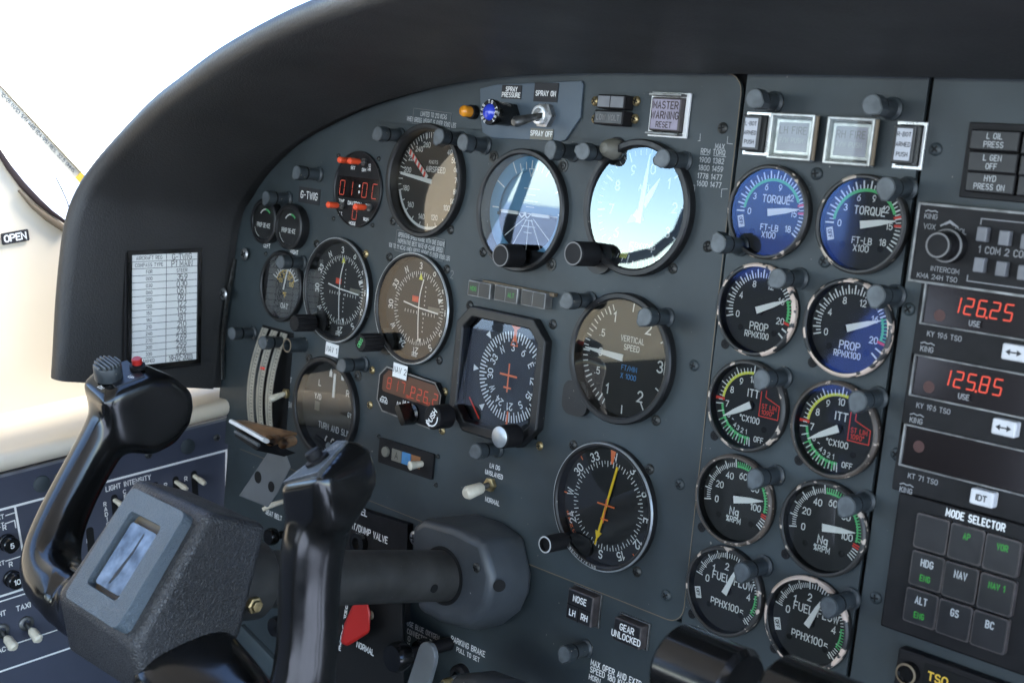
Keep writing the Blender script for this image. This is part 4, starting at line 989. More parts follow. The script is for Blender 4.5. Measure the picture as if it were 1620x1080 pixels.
def screw(px, py, k, label, y=0, cat='screw', lift=1.5):
    o = SC[k] if k not in seen else copy_tree(SC[k]); seen.add(k)
    p = at(px, py, lift); o.location = (p.x*S, y*S, p.z*S); o.rotation_euler = (0, rnd.uniform(0, 1.6), 0)
    o['label'] = label; o['category'] = cat; o['group'] = {'d': 'dark panel screws', 'w': 'panel screws with washers', 'b': 'brass screws', 's': 'large steel screws', 'x': 'flat black gauge fixing screws', 'p': 'painted panel screws', 't': 'tiny dark screws'}[k]
N_ = 'dark cross-head screw '
for a in [(620, 349.5, 'd', N_+'below the left side of the airspeed dial'), (711, 363.5, 'd', N_+'below the right side of the airspeed dial'), (597.5, 251, 't', 'tiny dark screw above the right side of the digital clock'),
 (534, 246, 't', 'tiny dark screw above the left side of the digital clock'), (526, 345.5, 't', 'tiny dark screw below the left side of the digital clock'), (587.5, 356, 't', 'tiny dark screw below the right side of the digital clock'),
 (499, 385.5, 'd', N_+'above the left side of the NAV 1 dial'), (577, 401.5, 'b', 'brass screw at the upper right of the NAV 1 dial'), (614.5, 407, 'd', N_+'at the upper left of the NAV 2 dial'), (705, 426, 'd', N_+'at the upper right of the NAV 2 dial, beside a small 2'),
 (693, 569.5, 'd', N_+'at the lower right of the NAV 2 dial'), (487, 568, 'w', 'dark screw at the upper left of the turn and slip dial'), (564, 594.5, 'w', 'dark screw at the upper right of the turn and slip dial'), (419, 401, 't', 'tiny dark screw under the LEFT lettering'), (482, 697, 'w', 'dark screw at the lower left of the turn and slip dial'),
 (587, 585.5, 'b', 'brass screw at the upper left of the octagonal selector display'), (702, 619.5, 'b', 'brass screw at the upper right of the octagonal selector display'), (583.5, 640.5, 'b', 'brass screw at the lower left of the octagonal selector display'), (697.5, 681, 'b', 'brass screw at the lower right of the octagonal selector display'),
 (762.5, 399, 'd', N_+'beside the knob of the artificial horizon'), (870, 418, 'w', 'dark screw at the lower right of the artificial horizon'), (779, 248.5, 'w', 'dark screw at the upper left of the artificial horizon'), (889, 262, 'w', 'dark screw at the upper right of the artificial horizon'),
 (1062.5, 424.5, 'd', N_+'below the right side of the altimeter'), (741.5, 483, 'd', N_+'at the upper left of the square heading dial'), (872.5, 513, 'd', N_+'at the upper right of the square heading dial'), (725.5, 663, 'b', 'brass screw between the PUSH knob and the square heading dial'), (852, 705, 'b', 'brass screw below the square heading dial'),
 (1096, 578, 'p', 'grey painted screw to the right of the vertical speed dial'), (1036, 665, 'd', N_+'below the right side of the vertical speed dial'), (905, 704, 'd', N_+'at the upper left of the yellow needle dial'), (1026, 742, 'd', N_+'at the upper right of the yellow needle dial'), (1006, 904, 'd', N_+'at the lower right of the yellow needle dial'),
 (1073.5, 766, 'p', 'grey painted screw on the plate edge to the right of the yellow needle dial'), (1052.5, 942, 'p', 'grey painted screw in the lower right corner of the flight plate'), (1141.5, 202.5, 'd', N_+'above the MAX TORQ table'), (1118, 390, 'd', N_+'beside the post light at the lower left of the blue TORQUE gauge'),
 (1289.8, 274.5, 'p', 'grey painted screw under the two fire warning lights'), (1302.5, 413.5, 'p', 'grey painted screw between the TORQUE and PROP rows'), (1478.5, 236, 'p', 'grey painted screw to the right of the R-BOT button'), (1417, 718, 'p', 'grey painted screw beside the blank radio display'), (1384, 945.5, 'p', 'grey painted screw beside the lower corner of the mode selector'),
 (763, 175, 'b', 'brass screw on the spray plate beside the blue lens'), (908.5, 184.5, 'b', 'brass screw on the spray plate right of the toggle'), (1005, 160, 'b', 'brass screw right of the upper annunciator lamp'), (1002.5, 188, 'b', 'brass screw right of the LOW VOLT lamp'), (940, 188, 'b', 'brass screw left of the LOW VOLT lamp'), (940, 160, 'b', 'brass screw left of the upper annunciator lamp'),
 (1145, 544, 'x', 'flat black screw between the PROP and ITT gauges, nearer the flight dials'), (1283, 573, 'x', 'flat black screw between the PROP and ITT gauges, nearer the radios'), (1128, 689, 'x', 'flat black screw between the ITT and Ng gauges, nearer the flight dials'), (1261.5, 728, 'x', 'flat black screw between the ITT and Ng gauges, nearer the radios'),
 (1107.5, 834, 'x', 'flat black screw between the Ng and FUEL FLOW gauges, nearer the flight dials'), (1240.5, 876.5, 'x', 'flat black screw between the Ng and FUEL FLOW gauges, nearer the radios'), (1092.5, 971, 'x', 'flat black screw at the lower left of the FUEL FLOW gauge near the gear lights'), (1222.5, 1025.5, 'x', 'flat black screw at the lower left of the lowest FUEL FLOW gauge'),
 (1436.5, 489, 'p', 'grey painted screw beside the upper red frequency display')]:
    screw(*a)
screw(351, 465, 's', 'large steel screw on the black hood side beside the panel edge', y=-14, lift=16)
screw(384, 402, 's', 'bright steel screw at the panel edge left of the OAT gauge', y=-4, lift=6)
screw(624, 850, 's', 'steel screw on the black fuel dump plate corner', y=-1, lift=3); screw(653, 851, 's', 'steel screw between the fuel dump plate and the column boot', y=-1, lift=3)
for px, py, lab in [(343, 692, 'dark screw on the navy console near its front corner'), (235, 719, 'small dark screw on the navy console under the outboard grip head'), (92, 754, 'dark screw on the navy console beside the grip stem')]:
    o = copy_tree(SC['d']); x, z = cp(px, py); mm = CROT.to_4x4(); mm.translation = (CORG+CROT @ Vector((x, 0, z)))*S; o.matrix_world = mm; o['label'] = lab; o['group'] = 'console screws'

# ================================================================== lettering and placards on the panel
t = placard('spray_limit_placard', 'clear placard about the 213 knot limit above the airspeed dial', 683, 187.5, 46, 12, [('LIMITED TO 213 KCAS', 3, 2.6, 3.4, 'c', .16), ('WHEN GROSS WEIGHT IS OVER 9360 LBS', 0, -2.8, 3.4, 'c', .16)], M['panel'], M['grey_ink'], .3, rot=3)
q = MB(); q.stroke([(-22.6, -6), (22.6, -6), (22.6, 6), (-22.6, 6)], .3, -.34, True); q.build('border_line', M['dim_ink'], t, smooth=0)
for o in t.children:
    if o.name.startswith('lettering'): o.scale = (.72, 1, 1)
t = placard('single_engine_placard', 'clear placard on single engine climb speed between airspeed dial and NAV 2 dial', 664, 388, 60, 17.5, [('OPERATING SPEED RANGE WITH ONE ENGINE', 2, 5, 3.3, 'c', .16), ('INOPERATIVE BEST RATE-OF-CLIMB SPEED', 1, 0, 3.3, 'c', .16), ('108 TO 111 KCAS WHEN GROSS WEIGHT IS OVER 9360 LBS', 0, -5, 3.3, 'c', .16)], M['panel'], M['grey_ink'], .35, rot=2)
q = MB(); q.stroke([(-29.6, -8.5), (29.6, -8.5), (29.6, 8.5), (-29.6, 8.5)], .3, -.38, True); q.build('border_line', M['dim_ink'], t, smooth=0)
for o in t.children:
    if o.name.startswith('lettering'): o.scale = (.66, 1, 1)
placard('registration_placard', 'black placard reading G-TWIG between the hood and the digital clock', 490, 310, 31, 14, [('G-TWIG', 0, .3, 6, 'c', .13)], M['black_ink'], M['white'], .7, rot=1)
placard('spray_pressure_placard', 'black placard reading SPRAY PRESSURE above the blue lens', 813, 146.5, 20.5, 10, [('SPRAY', 0, 2.1, 3.2, 'c', .2), ('PRESSURE', 0, -2.1, 3.2, 'c', .2)], M['black_ink'], M['white'], .4, base=-2.3)
placard('spray_on_placard', 'black placard reading SPRAY ON above the toggle', 867.5, 147, 23.5, 13.6, [('SPRAY ON', 0, -.8, 3.4, 'c', .2)], M['black_ink'], M['white'], .4, base=-2.3)
placard('spray_off_placard', 'brown placard reading SPRAY OFF below the toggle', 860.5, 213, 22.5, 8, [('SPRAY OFF', 0, .4, 3.4, 'c', .2)], M['olive'], M['white'], .4, base=-2.3)
placard('nav_tag', 'white tag reading NAV 1 stuck under a compass rose dial', 525.5, 553, 18, 11, [('NAV 1', 0, 0, 4.6, 'c', .13)], M['paper'], M['black_ink'], .4, rot=2)
placard('nav_tag', 'white tag reading NAV 2 stuck above the octagonal selector display', 643.5, 586.5, 17.5, 11.5, [('NAV 2', 0, .6, 4.6, 'c', .13)], M['paper'], M['black_ink'], .4, rot=2, base=-7)
ptext('left_lettering', [('LEFT', 422.5, 388.5, 3.6)], M['white'], label='painted word LEFT under a PROP DE-ICE ammeter')
ptext('right_lettering', [('RIGHT', 465.5, 399, 3.6)], M['white'], label='painted word RIGHT under a PROP DE-ICE ammeter')
ptext('battery_lettering', [('BATT', 455, 599.5, 4.4), ('L.GEN', 454, 638.5, 4.4)], M['grey_ink'], label='painted words BATT and L.GEN around a small toggle')
ptext('slaving_lettering', [('LH DG', 783, 738, 3.2), ('UNSLAVED', 781.5, 750, 3.2), ('NORMAL', 779, 792.5, 3.4)], M['white'], label='painted words LH DG UNSLAVED and NORMAL around the white tipped switch')
ptext('torque_table', [('MAX', 1139, 232, 3.2), ('RPM TORQ', 1128, 240.5, 3.2), ('1900 1382', 1126, 254, 3.2), ('1800 1459', 1124.5, 266.5, 3.2), ('1778 1477', 1122.8, 279.5, 3.2), ('1600 1477', 1121.5, 291.5, 3.2)], M['grey_ink'], label='painted table of RPM and MAX TORQ figures beside the altimeter', thick=.15)
q = MB(); o = at(1120, 270)
for L_ in ([(1108, 212), (1107.5, 223), (1104.5, 223)], [(1151.5, 216), (1150.5, 227), (1159, 228)], [(1093, 292.5), (1099.5, 293.5), (1098, 311)], [(1151, 299), (1142, 299.5), (1141, 312)], [(1108.5, 244.3), (1121.5, 245.6)], [(1128.5, 246.3), (1148.5, 248.5)]):
    q.stroke([(at(*p).x-o.x, at(*p).z-o.z) for p in L_], .35, 0)
q.build('corner_marks', M['grey_ink'], None, (o.x, -.07, o.z), smooth=0, label='thin painted corner marks framing the RPM and MAX TORQ table', cat='lettering')
ptext('number_mark', [('2', 715, 434, 6)], M['dim_ink'], label='small painted figure 2 beside the NAV 2 dial', thick=.1)
ptext('speed_lettering', [('MAX OPER AND EXTD', 930, 1048, 4.0, 'l', .72), ('SPEED 180 KIAS', 929, 1059, 4.0, 'l', .72), ('HORN', 927, 1071, 3.6, 'l', .8)], M['white'], base=3.6, label='painted words MAX OPER AND EXTD SPEED 180 KIAS at the bottom of the lower panel')
ptext('parking_brake_lettering', [('PARKING BRAKE', 735, 1023, 4.2, 'c', .8), ('PULL TO SET', 735, 1036, 3.4, 'c', .8)], M['white'], base=3.6, label='painted words PARKING BRAKE PULL TO SET above the brake lever')
ptext('oxygen_lettering', [('USE BLUE OXYGEN', 664, 998, 4.0, 'c', .7), ('CONNECTOR ONLY', 663, 1010, 4.0, 'c', .7)], M['white'], base=3.6, label='painted words USE BLUE OXYGEN CONNECTOR ONLY beside the black knob')
for s_, px, py, lab in (('PULL', 683, 1030, 'painted word PULL running downwards below the column boot'), ('OXY', 642, 1011, 'painted letters OXY running downwards beside the black knob')):
    q = MB(); o = at(px, py)
    for i_, ch in enumerate(s_): q.text(ch, 0, -5.6*i_, 4, .65, 0)
    q.build('vertical_lettering', M['white'], None, (o.x, 3.55, o.z), smooth=0, label=lab, cat='lettering')
ptext('seat_belt_lettering', [('SEAT BELT', 428, 815, 4)], M['white'], base=3.6, label='painted words SEAT BELT between the hub and the inboard grip')

# ================================================================== spray plate
sp = [at(*p) for p in [(762, 141), (790, 134), (923, 128.5), (925, 134), (921, 186), (897, 222), (890, 224), (783, 219), (766, 210), (763, 185)]]
o = at(840, 178); q = MB(); q.prism([(p.x-o.x, p.z-o.z) for p in sp][::-1], -2, 0); q.build('spray_plate', M['panel_l'], None, (o.x, 0, o.z), smooth=0, bevel=.5, norm=True, label='lighter blue grey plate with cut corner under the hood carrying the spray switch', cat='plate')
p = at(779, 178, 22); t = thing('spray_pressure_light', 'press-to-test lamp with blue lens and white ringed lettering on the spray plate', 'lamp', (p.x, -2, p.z))
q = MB(); q.lathe([(9, 0), (9, -4)], 6); q.lathe([(8.6, -4), (8.6, -18), (9.4, -19), (9.4, -22), (8.6, -23)], 32); q.build('housing', M['black_gloss'], t)
q = MB(); q.lathe([(8.9, -23.1), (6.2, -23.4)], 32); q.build('ring', M['black'], t)
q = MB(); q.lathe([(6.2, -22.8), (5.6, -24.6), (3.6, -26.2), (0, -26.8)], 28); q.build('lens', M['bluegem'], t, smooth=60)
q = MB(); [q.text(c_, *pol(7.5, a), 2.2, .45, -23.6, rot=a) for c_, a in zip('PRESS TO TEST', range(-150, 170, 24))]; q.build('lettering', M['white'], t, smooth=0)
p = at(862, 183, 4); t = thing('spray_toggle', 'large metal bat toggle with hexagonal nut on the spray plate', 'switch', (p.x, -2, p.z))
q = MB(); q.lathe([(9.3, 0), (9.3, -4.5), (7.2, -5), (6.6, -5)], 6); q.build('nut', M['steel'], t, smooth=0)
q = MB(); q.lathe([(6.8, -4), (6.8, -9), (5.6, -9.4), (5.0, -9.4), (4.4, -5), (0, -5)], 28); q.build('bushing', M['alu'], t)
q = MB(); q.sweep([(0, -4, 0), (-.4, -12, -2), (-1, -20, -4.4), (-1.6, -29, -7), (-1.8, -31.5, -7.8)], [(2, 2), (2.4, 2.4), (3.1, 3.1), (4, 4), (2.4, 2.4)], n=20, p=2); q.build('lever', M['steel_d'], t, smooth=50)
p = at(736, 176, 10); t = thing('amber_lamp', 'small amber capped lamp left of the spray plate', 'lamp', (p.x, 0, p.z))
q = MB(); q.lathe([(5.4, 0), (5.4, -5), (4, -5.5)], 24); q.build('socket', M['black'], t)
q = MB(); q.lathe([(4.2, -5), (4.4, -11), (3.6, -13), (0, -13.6)], 24); q.build('lens', M['amberlens'], t, smooth=60)

# ================================================================== annunciators
def block(name, label, px, py, wd, ht, dep, capm, lines, inkm, base=0, frame=None, fw=2.2, group=None, bev=.9, split=None, cat='light', th=.18, lift=None, rot=0, rimm=None):
    p = at(px, py, dep if lift is None else lift); t = thing(name, label, cat, (p.x, base, p.z), Matrix.Rotation(math.radians(rot), 3, 'Y') if rot else None, group)
    if frame:
        q = MB(); W, Hh = wd/2+fw, ht/2+fw
        q.prism([(-W, -Hh), (W, -Hh), (W, Hh), (-W, Hh)], -2, 0, [[(-wd/2-.4, -ht/2-.4), (wd/2+.4, -ht/2-.4), (wd/2+.4, ht/2+.4), (-wd/2-.4, ht/2+.4)]]); q.build('frame', M[frame], t, smooth=0, bevel=.4, norm=True)
    q = MB(); q.box(-wd/2, wd/2, -dep, 0, -ht/2, ht/2); q.build('housing' if capm[0] else 'cap', M[capm[0] or capm[1]], t, smooth=0, bevel=bev)
    if capm[0]:
        iw = capm[2] if len(capm) > 2 else 1.2; q = MB()
        if split:
            for k in range(split): a, b = -wd/2+iw+k*(wd-2*iw)/split, -wd/2+iw+(k+1)*(wd-2*iw)/split-.8*(k < split-1); q.box(a, b, -dep-.3, -dep+.4, -ht/2+iw, ht/2-iw)
        else: q.box(-wd/2+iw, wd/2-iw, -dep-.3, -dep+.4, -ht/2+iw, ht/2-iw)
        q.build('legend_cap', M[capm[1]], t, smooth=0, bevel=.25)
    for k, im in enumerate(inkm if isinstance(inkm, (list, tuple)) else [inkm]):
        ls = lines[k] if isinstance(inkm, (list, tuple)) else lines
        if ls:
            q = MB()
            for s_, x, z, h in ls: q.text(s_, x, z, h, h*th, -dep-(.36 if capm[0] else .06), wide=.82)
            q.build('legend', M[im], t, smooth=0)
    return t
block('annunciator_lamp', 'split pale grey annunciator lamp right of the spray plate', 966, 161, 25, 9.6, 10, ('black', 'capgrey', 1.0), [], 'white', split=2, cat='lamp')
block('annunciator_lamp', 'dark annunciator lamp reading LOW VOLT', 962, 186, 26, 10, 11, ('black', 'capdark', 1.0), [('LOW VOLT', 0, 0, 3.4)], 'dim_ink', cat='lamp')
t = block('master_warning_light', 'lilac MASTER WARNING RESET button in a broad white frame', 1052, 181, 25, 22, 6, ('button_rim', 'lilac', 1.2), [('MASTER', 0, 6, 4.5), ('WARNING', 0, -.6, 4.5), ('RESET', 0, -6.8, 3.5)], 'seal', frame='paper', fw=3.6, cat='button')
for z_ in (11.8, -13.6): q = MB(); q.box(-13.5, 13.5, -8.4, -2, z_, z_+1.8); q.build('guard_bar', M['steel_d'], t, smooth=0, bevel=.4)
for px, py, nm, lab in ((1187, 210, 'L', 'L-BOT ARMED PUSH button in a bright metal frame'), (1429, 228.5, 'R', 'R-BOT ARMED PUSH button in a bright metal frame')):
    block('bottle_armed_button', lab, px, py, 13.5, 22, 9, ('capdark', 'frost_pale', 2.0), [(nm+'-BOT', 0, 5.6, 2.3), ('ARMED', 0, 0, 2.3), ('PUSH', 0, -5.6, 2.3)], 'black_ink', frame='alu', fw=2.4, group='armed buttons', cat='button', th=.17)
for px, py, nm, lab in ((1254, 217, 'LH FIRE', 'guarded pale warning light reading LH FIRE'), (1345.5, 224, 'RH FIRE', 'guarded pale warning light reading RH FIRE')):
    t = block('fire_warning_light', lab, px, py, 26, 22, 4.5, ('clearplastic', 'frost', 2.4), [[(nm, 0, 4.0, 4.2)], [('F/W PUSH', -.5, -2, 2.8)]], ('dim_ink', 'grey_ink'), frame='clearplastic', fw=1.6, group='fire warning lights', cat='light', th=.13)
    q = MB(); q.prism([(-15.6, -14), (15.6, -14), (15.6, 14), (-15.6, 14)], -7.5, -1.5, [[(-13.6, -11.8), (13.6, -11.8), (13.6, 11.8), (-13.6, 11.8)]]); q.build('clear_guard', M['clearplastic'], t, smooth=0, bevel=.7, norm=True)
    q = MB(); q.plate([(-13.8, -12), (13.8, -12), (13.8, 12), (-13.8, 12)], -7); q.build('guard_window', M['glass_soft'], t, smooth=0)
    q = MB(); q.tube([(15.9, -5, -13), (15.9, -5, 13)], 1.4, 12); q.build('hinge_pin', M['tan'], t)
# row of three split annunciators over the HSI
for px, py, lg_, lab in ((757.5, 458, [('HDG', -5.8, 0, 3)], 'first of three split annunciators over the heading dial, HDG lit green'), (800, 465.5, [('ALT', 5.8, 0, 3)], 'middle one of three split annunciators over the heading dial'), (843, 473, [], 'blank last one of three split annunciators over the heading dial, nearest the post light')):
    block('mode_annunciator', lab, px, py, 24.5, 12, 8, ('silver_line', 'capdark', .9), lg_, 'green_led', split=2, group='annunciator row over the heading dial', cat='lamp', bev=.6)
p = at(822, 456, 3); q = MB(); q.box(-39, 36, -4, 0, -1.4, 1.2); q.build('annunciator_rail', M['tan'], None, (p.x, 0, p.z), smooth=0, bevel=.4, label='thin worn rail running along the top of the annunciator row', cat='rail')
# gear lights
t = block('gear_light', 'dark three-part gear light reading NOSE, LH and RH', 911, 962, 24, 22.5, 9, ('button_rim', 'capdark', .8), [('NOSE', 0, 5.4, 4.2), ('LH', -5.6, -5.6, 4.2), ('RH', 5.8, -5.6, 4.2)], 'white', base=3.6, frame='steel_d', fw=1.4, cat='light')
q = MB(); q.box(-11, 11, -9.5, -8.7, -.4, .4); q.box(-.4, .4, -9.5, -8.7, -10.8, -.4); q.build('divider', M['black'], t, smooth=0)
block('gear_light', 'dark light reading GEAR UNLOCKED next to the bottom edge of the flight plate', 986, 1003, 24, 16.5, 9, ('button_rim', 'capdark', .8), [('GEAR', 0, 3.2, 4.2), ('UNLOCKED', 0, -3, 4.2)], 'white', base=3.6, frame='steel_d', fw=1.4, cat='light')
# lamps at the far right
for i_, (py, ls) in enumerate(((222.5, ['L OIL', 'PRESS']), (257, ['L GEN', 'OFF']), (289.5, ['HYD', 'PRESS ON']))):
    for j, px in enumerate((1573-3.6*i_, 1657-3.6*i_)):
        lab = f'dark caution lamp reading {" ".join(ls)} above the audio panel' if j == 0 else f'dark caution lamp cut by the photo edge beside {" ".join(ls)}'
        block('caution_lamp', lab, px, py+(12 if j else 0)*.6, 27.5, 11.2, 8, ('black', 'capdark', .7), [(ls[0], 0, 2.3, 2.9), (ls[1], 0, -2.2, 2.9)] if j == 0 else [], 'grey_ink', group='dark caution lamps', cat='lamp', th=.15)
p = at(1600, 205, 3); q = MB(); q.box(-24, 60, -3, 0, -38, 3); q.build('caution_lamp_housing', M['black'], None, (p.x, 0, p.z), smooth=0, bevel=.6, label='black backing frame behind the dark caution lamps', cat='frame')

# ================================================================== small switches on the flight plate
p = at(776, 766, 1); t = thing('slaving_toggle', 'toggle switch with big white tip between UNSLAVED and NORMAL', 'switch', (p.x, 0, p.z))
q = MB(); q.lathe([(5.6, 0), (5.6, -3), (4, -3.4), (0, -3.4)], 6); q.build('nut', M['brass'], t, smooth=0)
q = MB(); q.sweep([(0, -2, 0), (-.5, -11, -1.5)], [(2.3, 2.3), (2.6, 2.6)], n=14, p=2); q.build('lever', M['steel_d'], t)
q = MB(); q.sweep([(-.4, -9, -1.4), (-.5, -10.5, -1.7), (-1.4, -23, -4.4), (-1.6, -25.5, -5)], [(3.2, 3.2), (4.4, 4.4), (5.4, 5.4), (3.6, 3.6)], n=18, p=2); q.build('tip', M['ivory'], t, smooth=50)
p = at(453, 622, 1); t = thing('generator_toggle', 'small toggle with long ivory lever between BATT and L.GEN', 'switch', (p.x, 0, p.z))
q = MB(); q.lathe([(4.6, 0), (4.6, -3), (3.4, -3.3), (0, -3.3)], 6); q.build('nut', M['brass'], t, smooth=0)
q = MB(); q.sweep([(0, -2, 0), (-.3, -8, -1.6), (-.6, -16, -4), (-.7, -18, -4.8)], [(2, 2), (2.6, 2.6), (3.3, 3.3), (2, 2)], n=14, p=2); q.build('lever', M['ivory'], t, smooth=50)
# annunciator strip with A / O / switch
p = at(641, 724.5, 2); t = thing('marker_beacon_strip', 'narrow strip with A, O and brown lamps and a small ivory switch', 'indicator', (p.x, 0, p.z), Matrix.Rotation(math.radians(-1), 3, 'Y'))
q = MB(); q.prism(rrect(-34, 34, -10.5, 10.5, 1.5), -2.2, 0); q.build('frame', M['black'], t, smooth=0, bevel=.4, norm=True)
for x0, x1, mt, nm in ((-16.5, -4, 'olive', 'A'), (-3.6, 7.4, 'legend_blue', 'O'), (7.8, 19, 'legend_brown', '')):
    q = MB(); q.box(x0, x1, -2.8, -2, -5, 5); o_ = q.build('lamp', M[mt], t, smooth=0, bevel=.3)
    if nm: q = MB(); q.text(nm, (x0+x1)/2, 0, 5, .7, -2.9); q.build('lettering', M['black_ink' if nm == 'A' else 'sky_blue'], o_, smooth=0)
q = MB(); q.lathe([(4.4, -2.2), (4.2, -4), (0, -4.2)], 20, -24, .5); q.build('button', M['olive'], t)
q = MB(); q.sweep([(21, -1, 0), (20, -8, -.6), (19, -13, -1), (18.8, -14, -1)], [(2.4, 2.4), (3, 3), (3.8, 3.8), (2.2, 2.2)], n=14, p=2); q.build('switch_lever', M['ivory'], t, smooth=50)
for px, py, lab in ((597.5, 690, 'upper left'), (691, 722, 'upper right'), (688, 767, 'lower right')): screw(px, py, 't', f'tiny dark screw at the {lab} corner of the strip with A and O lamps')
# octagonal selector display
p = at(645.5, 628, 6); t = thing('selector_display', 'octagonal display with dim red digits under the NAV 2 tag', 'display', (p.x, 0, p.z), Matrix.Rotation(math.radians(2), 3, 'Y'))
oc = octo(-38, 38, -18.5, 18.5, 8); q = MB(); q.prism(oc, -6, 0); q.build('housing', M['black'], t, smooth=0, bevel=.6, norm=True)
q = MB(); q.stroke(oc[::-1], 1.2, -6.1, True); q.build('border', M['silver_line'], t, smooth=0)
q = MB(); q.plate(octo(-33, 36.6, -2, 16.6, 6, 1.5), -6.25); q.build('display_window', M['display_o'], t, smooth=0)
def f(q):
    seven(q, '8171', -27, 1.5, 9, -6.4, 8.6, .06, .75); seven(q, '226', 3, .5, 9, -6.4, 8, .06, .75); seven(q, '2', 30, 1, 9, -6.4, 8, .06, .75); q.text('NM', 0, .5, 2.4, .5, -6.4); q.text('KT', 25.4, .4, 2.2, .45, -6.4)
ink(t, 'digits', 'led_dim', f)
def f(q): q.text('KING', -29, -10, 3.2, .6, -6.3); q.stroke([(-32.5, -7.4), (-30.8, -6.6), (-29, -7.2), (-27.2, -6.6), (-25.5, -7.4)], .7, -6.3); q.text('HLD', -1, -5.4, 3.3, .6, -6.3); q.text('N1', -10, -8.2, 3.3, .6, -6.3); q.text('N2', 9, -8, 3.3, .6, -6.3)
ink(t, 'lettering', 'white', f)
x, z = -2.4, -12; a = px_local(t, 633, 655, 20); x, z = a
q = MB(); q.lathe([(8, -6), (8, -8), (5.6, -9)], 24, x, z); q.sweep([(x+.2, -8, z), (x, -20, z-.5)], [(4, 9), (3.2, 8.6)], n=20, p=4, up=(.8, 0, .6)); q.build('selector_knob', M['black_gloss'], t)

# curved trim tapes
p = at(428, 612, 4); t = thing('trim_tape_indicator', 'three curved cream scale tapes bulging from a slot left of the turn and slip dial', 'indicator', (p.x, 0, p.z))
q = MB(); q.prism([(-25, -62), (24, -62), (24, 54), (-25, 54)], -.35, .2); q.build('slot', M['black_matte'], t, smooth=0)
for k, x0 in enumerate((-23, -8, 7)):
    q = MB(); n = 24
    for i in range(n+1):
        z = 52-112*i/n; y = -2-12*(1-((z+4)/57)**2)
        for x_ in (x0, x0+11.4): q.v.append((x_, y, z))
    for i in range(n): q.f.append((2*i, 2*i+2, 2*i+3, 2*i+1))
    tp = q.build('tape', M['paper_aged'], t, smooth=60)
    for nm, mt, w_ in (('scale_marks', 'black_ink', 0), ('red_mark', 'red', 1), ('edge_lines', 'steel_d', 2)):
        q = MB()
        yy = lambda z: -2.12-12*(1-((z+4)/57)**2)
        if w_ == 0:
            for j in range(34):
                z = 47-3.1*j; L_ = 3.6 if j % 3 == 0 else 2; q.add([(x0+7.5-L_/2, yy(z), z), (x0+7.5+L_/2, yy(z), z), (x0+7.5+L_/2, yy(z+.6), z+.6), (x0+7.5-L_/2, yy(z+.6), z+.6)], [(0, 1, 2, 3)])
        elif w_ == 1:
            z = (-47, 16, -46)[k]; q.add([(x0+2, yy(z), z), (x0+9, yy(z), z), (x0+9, yy(z+2.6), z+2.6), (x0+2, yy(z+2.6), z+2.6)], [(0, 1, 2, 3)])
        else:
            for xe in (x0+.1, x0+10.6, x0+3.6):
                for i in range(n):
                    z0, z1 = 52-112*i/n, 52-112*(i+1)/n; q.add([(xe, yy(z0)-.05, z0), (xe, yy(z1)-.05, z1), (xe+.8, yy(z1)-.05, z1), (xe+.8, yy(z0)-.05, z0)], [(0, 1, 2, 3)])
        q.build(nm, M[mt], tp, smooth=0)

# ================================================================== radio stack
def frame_rect(x0, x1, z0, z1, t_): return [(x0, z0), (x1, z0), (x1, z1), (x0, z1)], [(x0+t_, z0+t_), (x1-t_, z0+t_), (x1-t_, z1-t_), (x0+t_, z1-t_)]
RX0, RX1 = -342.5, -182
p = at(1475, 340, 8)
t = thing('audio_panel', 'black audio panel with two rows of grey buttons and a round knob', 'radio', (-342.5, 0, at(1476, 386, 8).z))
h_ = 22.5
q = MB(); q.box(0, 160, -8, 0, -h_, h_); q.build('faceplate', M['black'], t, smooth=0, bevel=.8)
a, b = frame_rect(.2, 159, -h_+.3, h_-.3, 1.3); q = MB(); q.prism(a, -8.5, -8, [b]); q.build('worn_edge', M['silver_line'], t, smooth=0, norm=True)
x, z = px_local(t, 1486, 388, 22)
k = knob(t, x, z, 7.4, 20, ring_='dim_ink'); k.location.y = -.004
q = MB(); q.lathe([(9.4, -8), (9.2, -14), (8.4, -14.6), (7, -14.6)], 36, x, z); q.build('outer_knob', M['black'], t)
q = MB(); q.lathe([(9.3, -14.2), (8.3, -14.8)], 36, x, z); q.build('outer_ring', M['dim_ink'], t, smooth=0)
def f(q):
    q.text('KING', 8.5, 15, 2.6, .45, -8.15); q.stroke([(5, 17.6), (6.5, 18.3), (8.5, 17.8), (10.5, 18.3), (12, 17.6)], .7, -8.15); q.text('VOX', 8.5, 9.4, 2.7, .42, -8.15); q.text('VOL', 27, 8.6, 2.7, .42, -8.15)
    q.stroke([(15, 10.5), (20, 13.5), (25, 10.5)], 1, -8.15); q.stroke([(17.6, 11.6), (20, 13), (22.4, 11.6)], 1, -8.15)
    q.text('INTERCOM', 21, -13.4, 2.5, .4, -8.15); q.text('KMA 24H TSO', 17, -18, 2.5, .42, -8.15); q.text('1 COM 2 COM 3', 38.5, .2, 3.5, .6, -8.15, 'l', wide=.85)
    q.stroke([(37.5, 13.5), (37.5, 16.6), (110, 16.6)], .6, -8.15); q.stroke([(34.5, -14.5), (34.5, -17.6), (110, -17.6)], .6, -8.15)
ink(t, 'lettering', 'radio_ink', f)
for r_, (px0, py0) in enumerate(((1554, 370.5), (1549, 419))):
    for k_ in range(4):
        a = px_local(t, px0+35*k_, py0+6.2*k_, 12); q = MB(); q.box(a[0]-2.9, a[0]+2.9, -13, -8, a[1]-4, a[1]+4); q.build('button', M['capgrey'], t, smooth=0, bevel=.6)
